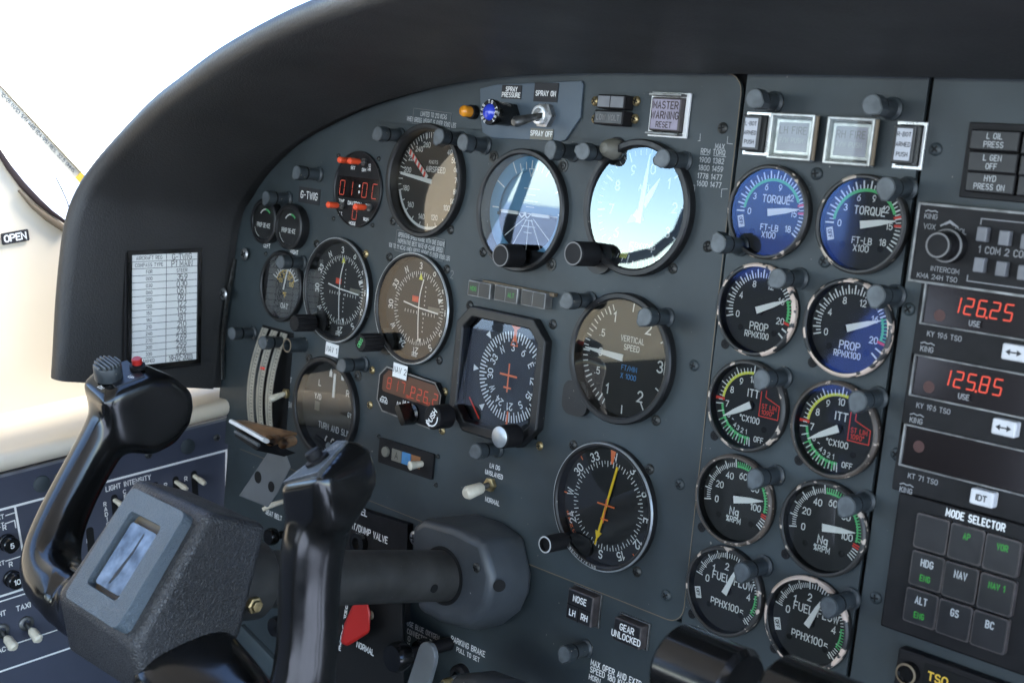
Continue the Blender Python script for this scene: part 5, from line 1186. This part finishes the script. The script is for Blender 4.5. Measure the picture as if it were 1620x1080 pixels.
def radio(label, tl, zmid_px, digits, dpx, useL, name_l, btn, btn_txt, arrow, ht, zlow, nm='communication_radio'):
    c = at(tl[0], tl[1], 8); t = thing(nm, label, 'radio', (c.x, 0, c.z), group='red digit radios')
    Wd = 165
    q = MB(); q.box(-3, Wd, -6, 0, zlow, .6); q.build('faceplate', M['black'], t, smooth=0, bevel=.8)
    a, b = frame_rect(0, Wd-2, -ht, 0, 1.15); q = MB(); q.prism(a, -8, -5.9, [b]); q.build('worn_frame', M['silver_line'], t, smooth=0, norm=True, bevel=.3)
    q = MB(); q.plate([b[0], b[1], b[2], b[3]], -6.3); q.build('display_window', M['screen'], t, smooth=0)
    if digits:
        a = px_local(t, *dpx, 6); q = MB(); seven(q, digits, a[0], a[1], 8.6, -6.45, 7.4, .10, .85); q.build('digits', M['led'], t, smooth=0)
    a = px_local(t, tl[0]+25, (tl[1]+zmid_px), 6); q = MB(); q.lathe([(3.4, -6.4), (0, -6.42)], 20, a[0], a[1]-2.5); q.build('faint_lamp', M['led_off'], t, smooth=0)
    def f(q):
        if useL: u_ = px_local(t, *useL, 8.2); q.text('USE', u_[0], u_[1], 2.8, .6, -8.1, wide=.85)
        q.text(name_l, 15, -ht-4.6, 2.7, .5, -6.1, wide=.9); q.text('KING', 6, -ht-13.5, 2.8, .55, -6.1, wide=.9); q.stroke([(2, -ht-10.6), (4, -ht-9.8), (6, -ht-10.4), (8, -ht-9.8), (10, -ht-10.6)], .7, -6.1)
    ink(t, 'lettering', 'radio_ink', f)
    a = px_local(t, *btn, 13); q = MB(); q.box(a[0]-6.6, a[0]+6.6, -12, -5, a[1]-4.4, a[1]+4.4); bt = q.build('transfer_button', M['key_white'], t, smooth=0, bevel=1.1)
    q = MB()
    if arrow:
        q.stroke([(a[0]-3, a[1]), (a[0]+3, a[1])], .8, -12.1); q.plate([(a[0]-4.4, a[1]), (a[0]-1.8, a[1]-1.7), (a[0]-1.8, a[1]+1.7)], -12.1); q.plate([(a[0]+4.4, a[1]), (a[0]+1.8, a[1]+1.7), (a[0]+1.8, a[1]-1.7)], -12.1)
    else: q.text(btn_txt, a[0], a[1], 3, .7, -12.1)
    q.build('symbol', M['black_ink'], bt, smooth=0)
radio('radio with red digits 126.25 directly under the audio panel', (1463, 445), 47, '126.25', (1504.5, 493), (1541.5, 512), 'KY 196 TSO', (1602, 558), '', True, 24, -47)
radio('radio with red digits 125.85 below the one showing 126.25', (1446, 559), 46, '125.85', (1488.5, 607), (1524.5, 627.5), 'KY 196 TSO', (1586, 677), '', True, 24, -48)
radio('radio with a blank dark display and IDT button, lowest of the red digit radios', (1430, 669), 30, '', None, None, 'KT 71 TSO', (1551, 788), 'IDT', False, 24.5, -39.5, 'transponder')
# mode selector
c = at(1421, 778, 6); t = thing('mode_selector', 'black autopilot MODE SELECTOR box with nine square buttons', 'autopilot panel', (c.x, 0, c.z))
q = MB(); q.box(0, 160, -5.4, 0, -80, 0); q.build('faceplate', M['black'], t, smooth=0, bevel=1.2)
a = px_local(t, 1542, 822, 6); q = MB(); q.text('MODE SELECTOR', a[0], a[1], 3.9, .8, -5.5, wide=.68); q.build('lettering', M['white'], t, smooth=0)
BT = [((1473, 844), '', ''), ((1528, 860.5), '', 'AP'), ((1584.5, 878), '', 'VOR'), ((1465.5, 903), 'HDG', 'ENG'), ((1518.5, 921), 'NAV', ''), ((1575.5, 940), '', 'NAV 1'), ((1456, 961.5), 'ALT', 'ENG'), ((1509, 980.5), 'GS', ''), ((1564.5, 999.5), 'BC', '')]
for (px, py), w1, w2 in BT:
    a = px_local(t, px, py, 9); q = MB(); q.prism(rrect(a[0]-9.8, a[0]+9.8, a[1]-10, a[1]+10, 1.6), -9, -5.5); bt = q.build('mode_button', M['button_rim'], t, smooth=0, bevel=.5, norm=True)
    q = MB(); q.prism(rrect(a[0]-8.9, a[0]+8.9, a[1]-9.1, a[1]+9.1, 1.4), -9.3, -8.8); q.build('button_face', M['capdark'], bt, smooth=0)
    if w1: q = MB(); q.text(w1, a[0], a[1]+4.2, 3.8, .72, -9.4, wide=.66); q.build('legend', M['grey_ink'], bt, smooth=0)
    if w2: q = MB(); q.text(w2, a[0], a[1]+(4.4 if not w1 else -4.4), 3.2, .6, -9.4, wide=.66); q.build('green_legend', M['green_led'], bt, smooth=0)
c = at(1424, 1022, 6); t = thing('lower_radio', 'black radio with a small amber TSO mark, cut off by the bottom of the photo', 'radio', (c.x, 0, c.z))
q = MB(); q.box(0, 160, -8, 0, -70, 0); q.build('faceplate', M['black'], t, smooth=0, bevel=1.2)
a = px_local(t, 1434, 1065, 12); q = MB(); q.lathe([(6.4, -8), (6.2, -13), (5, -13.4), (4.4, -12), (0, -12)], 28, *a); q.build('knob', M['black_gloss'], t)
q = MB(); q.lathe([(6.2, -13.1), (5, -13.5)], 28, *a); q.build('knob_ring', M['tan'], t)
a = px_local(t, 1462, 1058, 8); q = MB(); q.prism([(a[0], -66), (150, -66), (150, a[1]+4), (a[0], a[1]+4)], -8.4, -7.9); q.build('display_window', M['black_matte'], t, smooth=0)
a = px_local(t, 1484, 1073, 8); q = MB(); q.text('TSO', a[0], a[1], 4.6, .9, -8.5); q.build('lettering', M['amber'], t, smooth=0)
# ================================================================== compass correction card on the hood side
XC = -1029
def hp(px, py): q_ = at_x(px, py, XC); return q_
o = hp(258, 485); rh = Matrix((Vector((0, 1, .06)).normalized(), Vector((-1, 0, 0)), Vector((0, -.06, 1)).normalized())).transposed()
cc = thing('compass_correction_card', 'white handwritten compass card in a black holder on the hood side', 'card', o, rh)
RI = rh.inverted()
def hl(px, py): v = RI @ (at_x(px, py, XC)-o); return v.x, v.z
x0, z1 = hl(206, 403); x1, z0 = hl(308, 567)
q = MB(); q.prism([(x0-6, z0-7), (x1+6, z0-7), (x1+6, z1+6), (x0-6, z1+6)], -2, 3); q.build('holder', M['black'], cc, smooth=0, bevel=.8, norm=True)
q = MB()
for (a, b, c_, d) in ((x0-4, x1+4, z1, z1+4), (x0-4, x1+4, z0-4, z0), (x0-4, x0-.3, z0, z1), (x1+.3, x1+4, z0, z1)): q.box(a, b, -4, -2, c_, d)
q.build('rim', M['black_gloss'], cc, smooth=0)
q = MB(); q.prism([(x0, z0), (x1, z0), (x1, z1), (x0, z1)], -2.6, -2.1); card = q.build('card', M['paper'], cc, smooth=0)
nr = 16; dz = (z1-z0)/nr; xm = x0+(x1-x0)*.52
q = MB(); [q.stroke([(x0, z1-dz*k), (x1, z1-dz*k)], .45, -2.66) for k in range(1, nr)]; q.stroke([(xm, z1), (xm, z0)], .5, -2.66); q.build('ruled_lines', M['black_ink'], card, smooth=0)
q = MB(); ml = (x0+xm)/2; mr = (xm+x1)/2
for k, s_ in enumerate(['AIRCRAFT REG', 'COMPASS TYPE', 'FOR', '000', '030', '060', '090', '120', '150', '180', '210', '240', '270', '300', '330', 'SIGNED']): q.text(s_, ml, z1-dz*(k+.5), 3.1 if k < 2 else 2.9, .42, -2.68, wide=.78)
q.text('STEER', mr, z1-dz*2.5, 3, .42, -2.68, wide=.8); q.build('printed_lettering', M['black_ink'], card, smooth=0)
q = MB()
for k, s_ in enumerate(['G-TWIG', 'P1 MAIN', None, '359', '030', '061', '091', '122', '152', '181', '210', '238', '269', '299', '328', '19-02-2003']):
    if s_: q.text(s_, mr, z1-dz*(k+.5), 5.0, .62, -2.7, wide=.8 if len(s_) < 8 else .62, jit=.35, gap=1.3 if len(s_) < 8 else .8)
q.build('handwriting', M['black_ink'], card, smooth=0)
# strip of torn trim at the hood / panel corner
q = MB(); q.sweep([at(372, 410, 2), at(360, 470, 6), at(352, 530, 5), at(352, 600, 4)], [(1, 1.6), (1.4, 2.2), (1.2, 2), (1, 1.4)], n=8); q.build('corner_trim', M['screw'], None, label='worn trim strip in the corner between hood side and panel', cat='trim')

# ================================================================== control column: boot, shaft, yoke
SH = Vector((0, -1, .15)).normalized()
def shz(y): return -302+.15*(-50-y)
bt = thing('column_boot', 'moulded blue grey cover around the control column where it enters the panel', 'boot', (-657, 3.6, -300))
BO = Vector((-657, 3.6, -300))
fpts = [at(px, py, 47) for px, py in [(651, 832), (668, 820), (716, 833), (762, 856), (778, 912), (770, 962), (742, 986), (698, 984), (660, 962), (648, 900)]]
bpts = [at(px, py, 0) for px, py in [(722, 816), (760, 812), (798, 824), (832, 848), (836, 893), (845, 908), (842, 938), (828, 966), (800, 988), (760, 998), (722, 990), (704, 960), (704, 850)]]
q = MB(); q.hull([tuple(p-BO) for p in fpts+bpts]); q.build('cover', M['boot'], bt, smooth=50, bevel=6, seg=4, norm=True)
p = Vector((-657, -47.5, shz(-47.5)))-BO; q = MB(); q.lathe([(22, p.y), (18, p.y-.4)], 40, p.x, p.z); q.build('shaft_opening', M['black_matte'], bt)
for px, py, r_ in ((790, 926, 4.6),):
    p = at(px, py, 40)-BO; q = MB(); q.lathe([(r_, 0), (0, 0)], 24, 0, 0); ho = q.build('access_hole', M['black_matte'], bt, tuple(p), Matrix.Rotation(math.radians(58), 3, 'Z'), smooth=0)
o_ = copy_tree(SC['d']); p = at(753, 898, 48); o_.location = (p.x*S, -.0472, p.z*S); o_['label'] = 'dark screw on the column boot beside the shaft'; o_['group'] = 'boot screws'

yk = thing('control_yoke', 'black control yoke with padded leather hub and two pistol grips on a dark shaft', 'control yoke', (-657, -210, shz(-210)))
YO = Vector((-657, -210, shz(-210)))
def rel(v): return tuple(Vector(v)-YO)
q = MB(); q.sweep([rel((-657, y, shz(y))) for y in (10, -60, -130, -200, -228)], [(18.8, 18.8)]*5, n=48, p=2); q.build('shaft', M['shaft'], yk, smooth=50)
p = rel((-639.5, -72, shz(-72)-3)); q = MB(); q.tube([(p[0]-3, p[1], p[2]), (p[0]+1.4, p[1], p[2]-.6)], 3.3, 16); q.build('shaft_hole', M['black_matte'], yk)
q = MB(); q.sweep([rel((-657, y, shz(y))) for y in (-212, -214, -234, -250)], [(24, 24), (25.5, 25.5), (26.5, 26.5), (26.5, 26.5)], n=48, p=2); q.build('collar', M['shaft'], yk, smooth=40)
p = rel((-630.5, -232, shz(-232)-8)); q = MB(); q.lathe([(5.6, 1), (5.6, -2.4), (3.6, -2.8), (3.6, -5), (0, -5)], 6, axis='x'); bo = q.build('collar_bolt', M['brass'], yk, Vector(p), Matrix.Rotation(math.pi, 3, 'Z'), smooth=0, bevel=.4)
# hub
hubpts = [(-612, -238, -226), (-612, -280, -212.5), (-612, -324, -286), (-614, -315, -318), (-614, -262, -318), (-612, -251, -290),
          (-702, -238, -227), (-702, -278, -214), (-702, -326, -282), (-700, -318, -318), (-700, -262, -318), (-702, -251, -290)]
q = MB(); q.hull([rel(p) for p in hubpts]); q.build('hub', M['leather'], yk, smooth=60, bevel=5, seg=4, norm=True)
# sloping face pad with recessed badge
A = Vector((-621, -289, -214.5)); B = Vector((-621, -329.5, -277)); C = Vector((-684, -329.5, -277)); D = Vector((-684, -289, -214.5))
nf = (B-A).cross(C-A).normalized()
if nf.y > 0: nf = -nf
ux = (A-D).normalized(); uz = (A-B).normalized(); ctr = (A+B+C+D)/4; W2, H2 = (A-D).length/2, (A-B).length/2
FR = Matrix((ux, -nf, uz)).transposed()
pad = MB(); pad.prism(rrect(-W2, W2, -H2, H2, 5), -1, 9, [rrect(-W2+13, W2-14, -H2+13, H2-13, 3)])
po = pad.build('face_pad', M['plaque'], yk, Vector(rel(ctr)), FR, smooth=40, bevel=2.2, seg=3, norm=True)
q = MB(); q.prism([(-W2+12, -H2+12), (W2-13, -H2+12), (W2-13, H2-12), (-W2+12, H2-12)], 5.5, 8.5); q.build('recess_floor', M['tan'], po, smooth=0)
q = MB(); q.prism(rrect(-W2+16.5, W2-17, -H2+16, H2-18, 2.4), 1.6, 5.4); q.build('badge', M['mirror'], po, smooth=0, bevel=.7, norm=True)
q = MB(); q.plate([(-1, -18), (1.5, -12), (3.6, 4), (3.4, 16), (2.2, 16), (1.8, 4), (-1.4, -10), (-2.4, -18)], 1.5); q.build('dark_streak', M['black_ink'], po, smooth=0)

def head(side, outer, inner, X_o, X_i, bev):
    q = MB(); n = len(outer)
    po_, pi_ = [at_x(*p, X_o) for p in outer], [at_x(*p, X_i) for p in inner]
    q.hull([rel(p) for p in po_+pi_]); return q
def ypx(px, py, X): return at_x(px, py, X)
# outboard (left) grip: arm + stem + head blended in one sculpted mesh
def grip(name, path, sizes, label, headpts):
    q = MB(); sp_ = spline(path, 5); ss = spline(sizes, 5)
    q.sweep([rel(p) for p in sp_], [(s_.x, s_.y) for s_ in ss], n=28, p=2.7); q.hull([rel(p) for p in headpts])
    o = q.build(name, M['black_gloss'], yk, smooth=80, label=label)
    r_ = o.modifiers.new('merge', 'REMESH'); r_.mode = 'VOXEL'; r_.voxel_size = .0016; r_.use_smooth_shade = True
    r_ = o.modifiers.new('soften', 'SMOOTH'); r_.factor = .5; r_.iterations = 80; return o
HL = []
for px, py in [(145, 622), (161, 602), (222, 580), (262, 590), (289, 613), (292, 640), (286, 666), (262, 697), (226, 715), (172, 708)]:
    p = at_x(px, py, -785); tp_ = 4 if py < 625 and px < 240 else 0
    HL += [(-803, p.y, p.z+tp_), (-768, p.y, p.z-tp_)]
HR = [tuple(at_x(*p, X)) for X, p in [(-545, (438, 768)), (-510, (504, 756)), (-530, (557, 691)), (-547, (541, 695)), (-519, (593, 709)), (-515, (607, 764)), (-513, (596, 789)), (-511, (562, 828)), (-512, (553, 852)), (-545, (442, 800)), (-510, (507, 800)), (-545, (443, 822)), (-511, (511, 845))]]
gl = grip('grip', [(-690, -298, -298), (-722, -300, -299), (-755, -299, -297), (-776, -294, -287), (-784, -285, -266), (-786, -271, -238), (-785, -257, -212), (-784, -246, -190), (-784, -240, -180)],
     [(19, 22), (18, 22), (17, 22), (16, 20), (15, 17), (14.5, 15.5), (14.5, 16), (15, 18), (15, 19)], 'outboard pistol grip with ribbed trim wheel and red button', HL)
gr = grip('grip', [(-622, -286, -308), (-590, -284, -316), (-562, -280, -325), (-540, -274, -322), (-530, -268, -296), (-531, -265, -262), (-533, -265, -232), (-533, -264, -208), (-532, -260, -196), (-532, -258, -190)],
     [(22, 36), (21, 32), (20, 27), (17, 21), (16, 18), (15.5, 16.5), (15.5, 16.5), (16, 17), (15.5, 17), (14, 16)], 'inboard pistol grip with one round push button', HR)
def ghead(pts_side, X_o, X_i, drop, grow=1.0):
    """head from a side profile (y, z); inner side lowered a little"""
    q = MB(); pts = []
    for y, z in pts_side: pts += [rel((X_o, y, z)), rel((X_i, y, z-drop))]
    q.hull(pts); return q
def hullpx(L): q = MB(); q.hull([rel(at_x(*p, X)) for X, p in L]); return q
def sh(px, py, X, dz):
    p = at_x(px, py, -785); return Vector((X, p.y, p.z+dz))
PLT3 = [sh(163, 604, -802, 4), sh(163, 604, -769, -4), sh(222, 582, -769, -4), sh(222, 582, -802, 4)]        # rear outer, rear inner, front inner, front outer
PRT = [(-544, (439, 769)), (-511, (503, 757)), (-530, (556, 693)), (-546, (541, 697))]
def plateframe(P, inset=.86, lift=.5):
    c = sum(P, Vector())/4
    u = ((P[2]+P[3])-(P[0]+P[1])).normalized(); x_ = (P[1]-P[0])+(P[2]-P[3]); x_ = (x_-u*x_.dot(u)).normalized(); n_ = x_.cross(u)
    R = Matrix((x_, u, n_)).transposed(); RI_ = R.inverted()
    loc = [RI_ @ (p-c) for p in P]; return c+n_*lift, R, [(v.x*inset, v.y*inset) for v in loc], (P[2]+P[3]-P[0]-P[1]).length/2
def flatpoly(pts, z0, z1, holes=()):
    q = MB(); q.prism(pts, z0, z1, holes); q.v = [(x, z, -y) for x, y, z in q.v]; return q
c, TF, poly, L_ = plateframe(PLT3, .80)
pl = flatpoly(poly, -.8, 6).build('switch_plate', M['capdark'], gl, Vector(rel(c)), TF, smooth=0, bevel=.5, norm=True)
q = MB(); n = 44; 
for z in (0, 9, 10):
    for i in range(n):
        a = 2*math.pi*i/n; r_ = (9.4 if z < 10 else 8.7); q.v.append((r_*math.cos(a), r_*math.sin(a), z))
for j in range(2):
    for i in range(n): l = (i+1) % n; q.f.append((j*n+i, j*n+l, (j+1)*n+l, (j+1)*n+i))
q.f.append(tuple(range(2*n, 3*n))); tw = q.build('trim_switch', M['post'], pl, Vector((-1, -9, .6)), smooth=35)
q = MB()
for k in range(-3, 4):
    hw = math.sqrt(max(0, 8.8**2-(k*2.6)**2)); q.box(-hw, hw, k*2.6-.7, k*2.6+.7, 9.6, 11.8+1.2*(1-abs(k)/3))
q.build('ribs', M['post_face'], tw, smooth=0, bevel=.5)
q = MB(); q.lathe([(5.4, .4), (5.4, 2.4), (3.6, 2.8), (3.6, 3.6)], 24, axis='z'); cb_ = q.build('button_collar', M['black'], pl, Vector((1, 12, .8)))
q = MB(); q.lathe([(3.5, 2), (3.5, 7), (2.9, 7.6), (0, 7.6)], 24, axis='z'); q.build('red_button', M['redplastic'], pl, Vector((1, 12, .8)))
def ptx(parent, lines, mt_, z_):
    q = MB()
    for s_, x, y, h in lines: q.text(s_, x, y, h, h*.2, 0)
    q.v = [(x, z, z_-y) for x, y, z in q.v]; return q.build('lettering', M[mt_], parent, smooth=0)
ptx(pl, [('UP', 9, 2, 2.6), ('DN', 8, -20, 2.6)], 'white', .95)
# front lettering and trigger
FP = [sh(222, 582, -802, 4), sh(222, 582, -769, -4), sh(262, 592, -769, 0), sh(262, 592, -802, 0)]
fx = (FP[1]-FP[0]).normalized(); fd = ((FP[2]+FP[3])-(FP[0]+FP[1])); fd = (fd-fx*fd.dot(fx)).normalized(); fn = fx.cross(-fd)
if fn.z < 0: fn = -fn
q = MB()
for s_, x, z in (('A/P', 0, 6), ('TRIM', 0, 1.5), ('DISC', 0, -3)): q.text(s_, x, z, 3.0, .6, 0)
q.build('front_lettering', M['white'], gl, Vector(rel(sum(FP, Vector())/4+fn*.6)), Matrix((fx, -fn, -fd)).transposed(), smooth=0)
tr = at_x(287, 630, -785); q = MB(); q.tube([(0, -3, 0), (0, 3.4, -.6), (0, 4.6, -.8)], [2.6, 2.6, 1.8], 14); q.build('trigger_button', M['black'], gl, Vector(rel(tr)))
c, TF, poly, L_ = plateframe([at_x(*p, X) for X, p in PRT], .80)
pr = flatpoly(poly, -.8, 6).build('switch_plate', M['post_face'], gr, Vector(rel(c)), TF, smooth=0, bevel=.4, norm=True)  # lighter grey stands in for the sky reflection on this plate
flatpoly([(x*1.12, y*1.06) for x, y in poly], -.9, 6, [[(x*.99, y*.99) for x, y in poly]]).build('plate_edge', M['steel'], pr, smooth=0, norm=True)
q = MB(); q.lathe([(7, .4), (7, 2), (5.4, 2.4), (4.6, 2.6), (4.4, 6.4), (3.8, 7), (0, 7)], 28, axis='z'); q.build('push_button', M['black'], pr, Vector((-1, -2, .5)))
ptx(pr, [('MIC', 0, 13.5, 3), ('INTC', 0, 9.6, 2.6)], 'grey_ink', .95)

# ================================================================== checklist bracket beside the panel
bk = thing('checklist_bracket', 'grey bracket arm with two holes behind the yoke hub', 'bracket', at(400, 720, 60))
def bx(px, py, lift): v = at(px, py, lift)-at(400, 720, 60); return (v.x, v.y, v.z)
holes = [((408, 754.5), 5.2), ((429, 769.5), 4.6)]
q = MB(); pts = [(425, 714), (452, 716), (460, 738), (440, 778), (424, 802), (378, 784)]
L0 = [bx(*p, 62) for p in pts]; q.v = L0+[bx(*p, 58) for p in pts]; n = len(pts)
q.f = [tuple(range(n)), tuple(range(2*n-1, n-1, -1))]+[(i, i+n, (i+1) % n+n, (i+1) % n) for i in range(n)]
q.build('arm', M['bracket'], bk, smooth=0, bevel=.6, norm=True)
for (h, r_) in holes: v = bx(*h, 62.3); q = MB(); q.lathe([(r_, 0), (0, 0)], 24, v[0], v[2]); ho = q.build('hole', M['black_matte'], bk, smooth=0); ho.location.y = v[1]*S
v0 = at(415, 690, 70)
ck = thing('folded_checklist', 'brown folded leather checklist holder with a bright white edge lying on the bracket', 'checklist', v0)
def kx(px, py, lift): v = at(px, py, lift)-v0; return (v.x, v.y, v.z)
q = MB(); q.v = [kx(370, 664, 90), kx(420, 690, 84), kx(471, 684, 50), kx(388, 664, 56), kx(372, 668, 90), kx(420, 695, 84), kx(470, 689, 50), kx(388, 668, 56)]
q.f = [(0, 1, 2, 3), (4, 7, 6, 5), (0, 4, 5, 1), (1, 5, 6, 2), (2, 6, 7, 3), (3, 7, 4, 0)]; q.build('leather_cover', M['wood'], ck, smooth=0, bevel=1, norm=True)
q = MB(); q.sweep([kx(368, 667, 92), kx(395, 682, 89), kx(421, 697, 86)], [(2, 4.5)]*3, n=12, up=(0, .4, 1)); q.build('white_edge', M['white'], ck, smooth=40)
q = MB(); 
for (px, py, r_) in ((428, 697, 4.5), (448, 701, 4.5)): q.sweep([kx(px, py, 82), kx(px+14, py-4, 60)], [(r_, r_)]*2, n=18, p=2, caps=False); q.sweep([kx(px, py, 82), kx(px+14, py-4, 60)], [(r_*.8, r_*.8)]*2, n=18, p=2, caps=False)
q.build('rolled_edge', M['wood'], ck, smooth=50)
q = MB(); q.v = [kx(372, 670, 88), kx(420, 697, 84), kx(468, 716, 60), kx(450, 722, 62), kx(405, 712, 84), kx(372, 690, 88)]; q.f = [(0, 5, 4, 1), (1, 4, 3, 2)]; q.build('underside', M['black'], ck, smooth=0)
q = MB(); q.sweep([kx(372, 682, 91), kx(410, 704, 87)], [(1.6, 1.6)]*2, n=10, p=2); q.build('loose_pen', M['post_face'], ck)

# ================================================================== things low on the panel, behind the yoke
o = at(600, 835, 6); t = thing('fuel_dump_plate', 'black plate lettered FUEL and LIGHT/DUMP VALVE behind the inboard grip', 'placard', (o.x, 0, o.z))
def lp(px, py, lift=3): v = at(px, py, lift); return v.x-o.x, v.z-o.z
q = MB(); q.prism([lp(450, 900), lp(640, 985), lp(645, 829), (lp(645, 829)[0], lp(645, 829)[1]), lp(500, 770)][:3]+[lp(500, 782)], -3.2, 3.4); q.build('plate', M['black'], t, smooth=0, bevel=.5, norm=True)
q = MB(); x, z = lp(612, 854); q.text('LIGHT/DUMP VALVE', x+1, z, 5.2, .9, -3.3, 'r', wide=.8); x, z = lp(581, 812); q.text('FUEL', x, z, 5.2, .9, -3.3, 'r'); q.build('lettering', M['white'], t, smooth=0)
x, z = lp(572, 858); q = MB(); q.lathe([(9, -3.2), (9, -9), (7, -9.4), (5, -9.2), (4.6, -6), (0, -6)], 28, x, z); q.build('knob', M['black_gloss'], t)
# dark pedestal box carrying the red guarded switch
o = at(560, 1000, 40); t = thing('switch_box', 'black switch box lettered NORMAL below the shaft', 'switch box', o)
def sb(px, py, lift): v = at(px, py, lift)-o; return (v.x, v.y, v.z)
q = MB(); q.hull([sb(470, 935, 40), sb(636, 945, 40), sb(640, 1110, 40), sb(470, 1110, 40), sb(470, 935, -3), sb(640, 945, -3), sb(640, 1110, -3), sb(470, 1110, -3)]); q.build('body', M['black_matte'], t, smooth=0, bevel=1.5, norm=True)
q = MB(); x, y, z = sb(578, 1025, 40); q.text('NORMAL', x, z, 4.6, .75, -40.1+40+y-.15+.1, wide=.85); q.build('lettering', M['white'], t, smooth=0)
q = MB(); x, y, z = sb(548, 975, 40)
for i_, ch in enumerate('DUMP VALVE'): q.text(ch, x-.9*i_*.6, z+13-4.6*i_, 3.4, .7, y-.12)
q.build('side_lettering', M['white'], t, smooth=0)
q = MB(); q.hull([sb(px, py, l_) for px, py in ((563, 945), (580, 945), (586, 968), (585, 1000), (566, 1006), (549, 1022), (538, 1016), (545, 985)) for l_ in (46, 58)]); q.build('red_guard', M['redplastic'], t, smooth=40, bevel=2.5, norm=True)
q = MB(); x, y, z = sb(587, 972, 48); q.lathe([(3.6, y), (3.2, y-2), (0, y-2.4)], 20, x, z); q.build('guard_pivot', M['tan'], t)
def bknob(px, py, lift, r_, L_, label, y0=3.6):
    p = at(px, py, lift); t = thing('pull_control', label, 'knob', (p.x, y0, p.z), group='black control knobs low on the panel')
    q = MB(); q.tube([(0, 2, 0), (0, -(lift-L_*.5), 0)], r_*.45, 16); q.build('stem', M['black'], t)
    q = MB(); l0 = -(lift-L_); q.lathe([(r_*.5, l0+1), (r_*.9, l0), (r_, l0-L_*.3), (r_, l0-L_*.7), (r_*.86, l0-L_), (0, l0-L_-.6)], 36); q.build('grip_knob', M['black_gloss'], t, smooth=50)
bknob(614, 1043, 60, 11.8, 13, 'large glossy black knob beside the NORMAL lettering')
bknob(655, 1030, 34, 8.6, 10, 'glossy black knob behind the larger one, left of the PULL lettering')
bknob(426, 993, 30, 9.5, 10, 'small shiny black dome knob between hub and inboard grip')
bknob(418, 850, 26, 8, 8, 'dark round knob behind the hub beside SEAT BELT')
p = at(430, 795, 16); q = MB(); q.sweep([(0, 14, 0), (-2, 0, -3), (-5, -6, -7)], [(2, 2), (2.6, 2.6), (1.6, 1.6)], n=12, p=2); q.build('seat_belt_switch', M['ivory'], None, p, label='small cream switch lever by the bracket above SEAT BELT', cat='switch')
p = at(726, 1070, 0); t = thing('parking_brake_lever', 'bent metal parking brake handle below the PARKING BRAKE lettering', 'brake lever', (p.x, 3.6, p.z))
q = MB(); q.lathe([(10, 0), (9.4, -5), (7, -7), (5, -6)], 28, 0, 0); q.build('bezel', M['black'], t)
q = MB(); q.sweep([(0, -6, 0), (0, -22, -3), (-1, -34, -6), (-8, -40, -9), (-22, -42, -14)], [(2.6, 2.6)]*5, n=12, p=2); q.sweep([(2, -12, -2), (12, -26, -5), (20, -30, -9)], [(2.4, 2.4)]*3, n=12, p=2); q.build('handle', M['steel'], t, smooth=50)
q = MB(); q.lathe([(3.6, -12), (4, -17), (3.2, -20), (0, -20.5)], 20, 0, -2); q.build('pivot', M['brass'], t)
p = at(663, 1085, 90); t = thing('flat_lever', 'flat grey metal lever with rounded end at the bottom of the photo', 'lever', p)
q = MB(); q.prism(arc(0, 26, 9, 10, 0, 180, 8)+[(-12, -60), (10, -60)], -2, 2); q.build('blade', M['bracket'], t, smooth=0, bevel=1, norm=True, rot=Matrix.Rotation(math.radians(14), 3, 'Y'))
p = at(812, 1102, 60); t = thing('lower_cover', 'rounded dark cover under the parking brake at the photo bottom', 'cover', p)
q = MB(); q.sweep([(-46, 0, -10), (-20, -6, -2), (10, -6, 1), (46, 0, -14)], [(10, 12), (14, 16), (14, 16), (8, 10)], n=20, up=(0, 0, 1)); q.build('cover', M['boot'], t, smooth=60)
# glare strip rail across the lower panel with rivets seen left of the inboard grip
q = MB(); a, b = at(380, 1000, 50), at(452, 1075, 46); q.sweep([tuple(a-a), tuple(b-a)], [(3, 9)]*2, n=12, p=8, up=(0, 1, 0)); q.build('riveted_rail', M['panel'], None, a, smooth=30, label='narrow grey riveted rail behind the lower arm of the yoke', cat='rail')

# throttle handles
def throttle(c_px, X, r_, lab, span, end_px=None):
    p = at_x(*c_px, X); t = thing('power_lever', lab, 'lever', p, group='power lever grips')
    q = MB(); q.lathe([(0, -span), (r_-3, -span), (r_, -span+3), (r_, span-3), (r_-3, span), (0, span)], 48, axis='x'); q.build('grip', M['black_gloss'], t, smooth=40)
    q = MB(); q.lathe([(0, span+1.6), (3.6, span+1.2), (4.4, span-.5)], 24, axis='x'); q.build('end_screw', M['brass'], t)
    q = MB(); q.box(-6, 6, -3, 3, -120, -r_+2); q.build('lever_arm', M['steel_d'], t, smooth=0)
    return t
throttle((1118, 1072), -330, 21, 'glossy black power lever grip below the lowest gear and fuel gauges', 21)
throttle((1290, 1132), -262, 21, 'glossy black power lever grip at the photo bottom under the lowest FUEL FLOW gauge', 22)
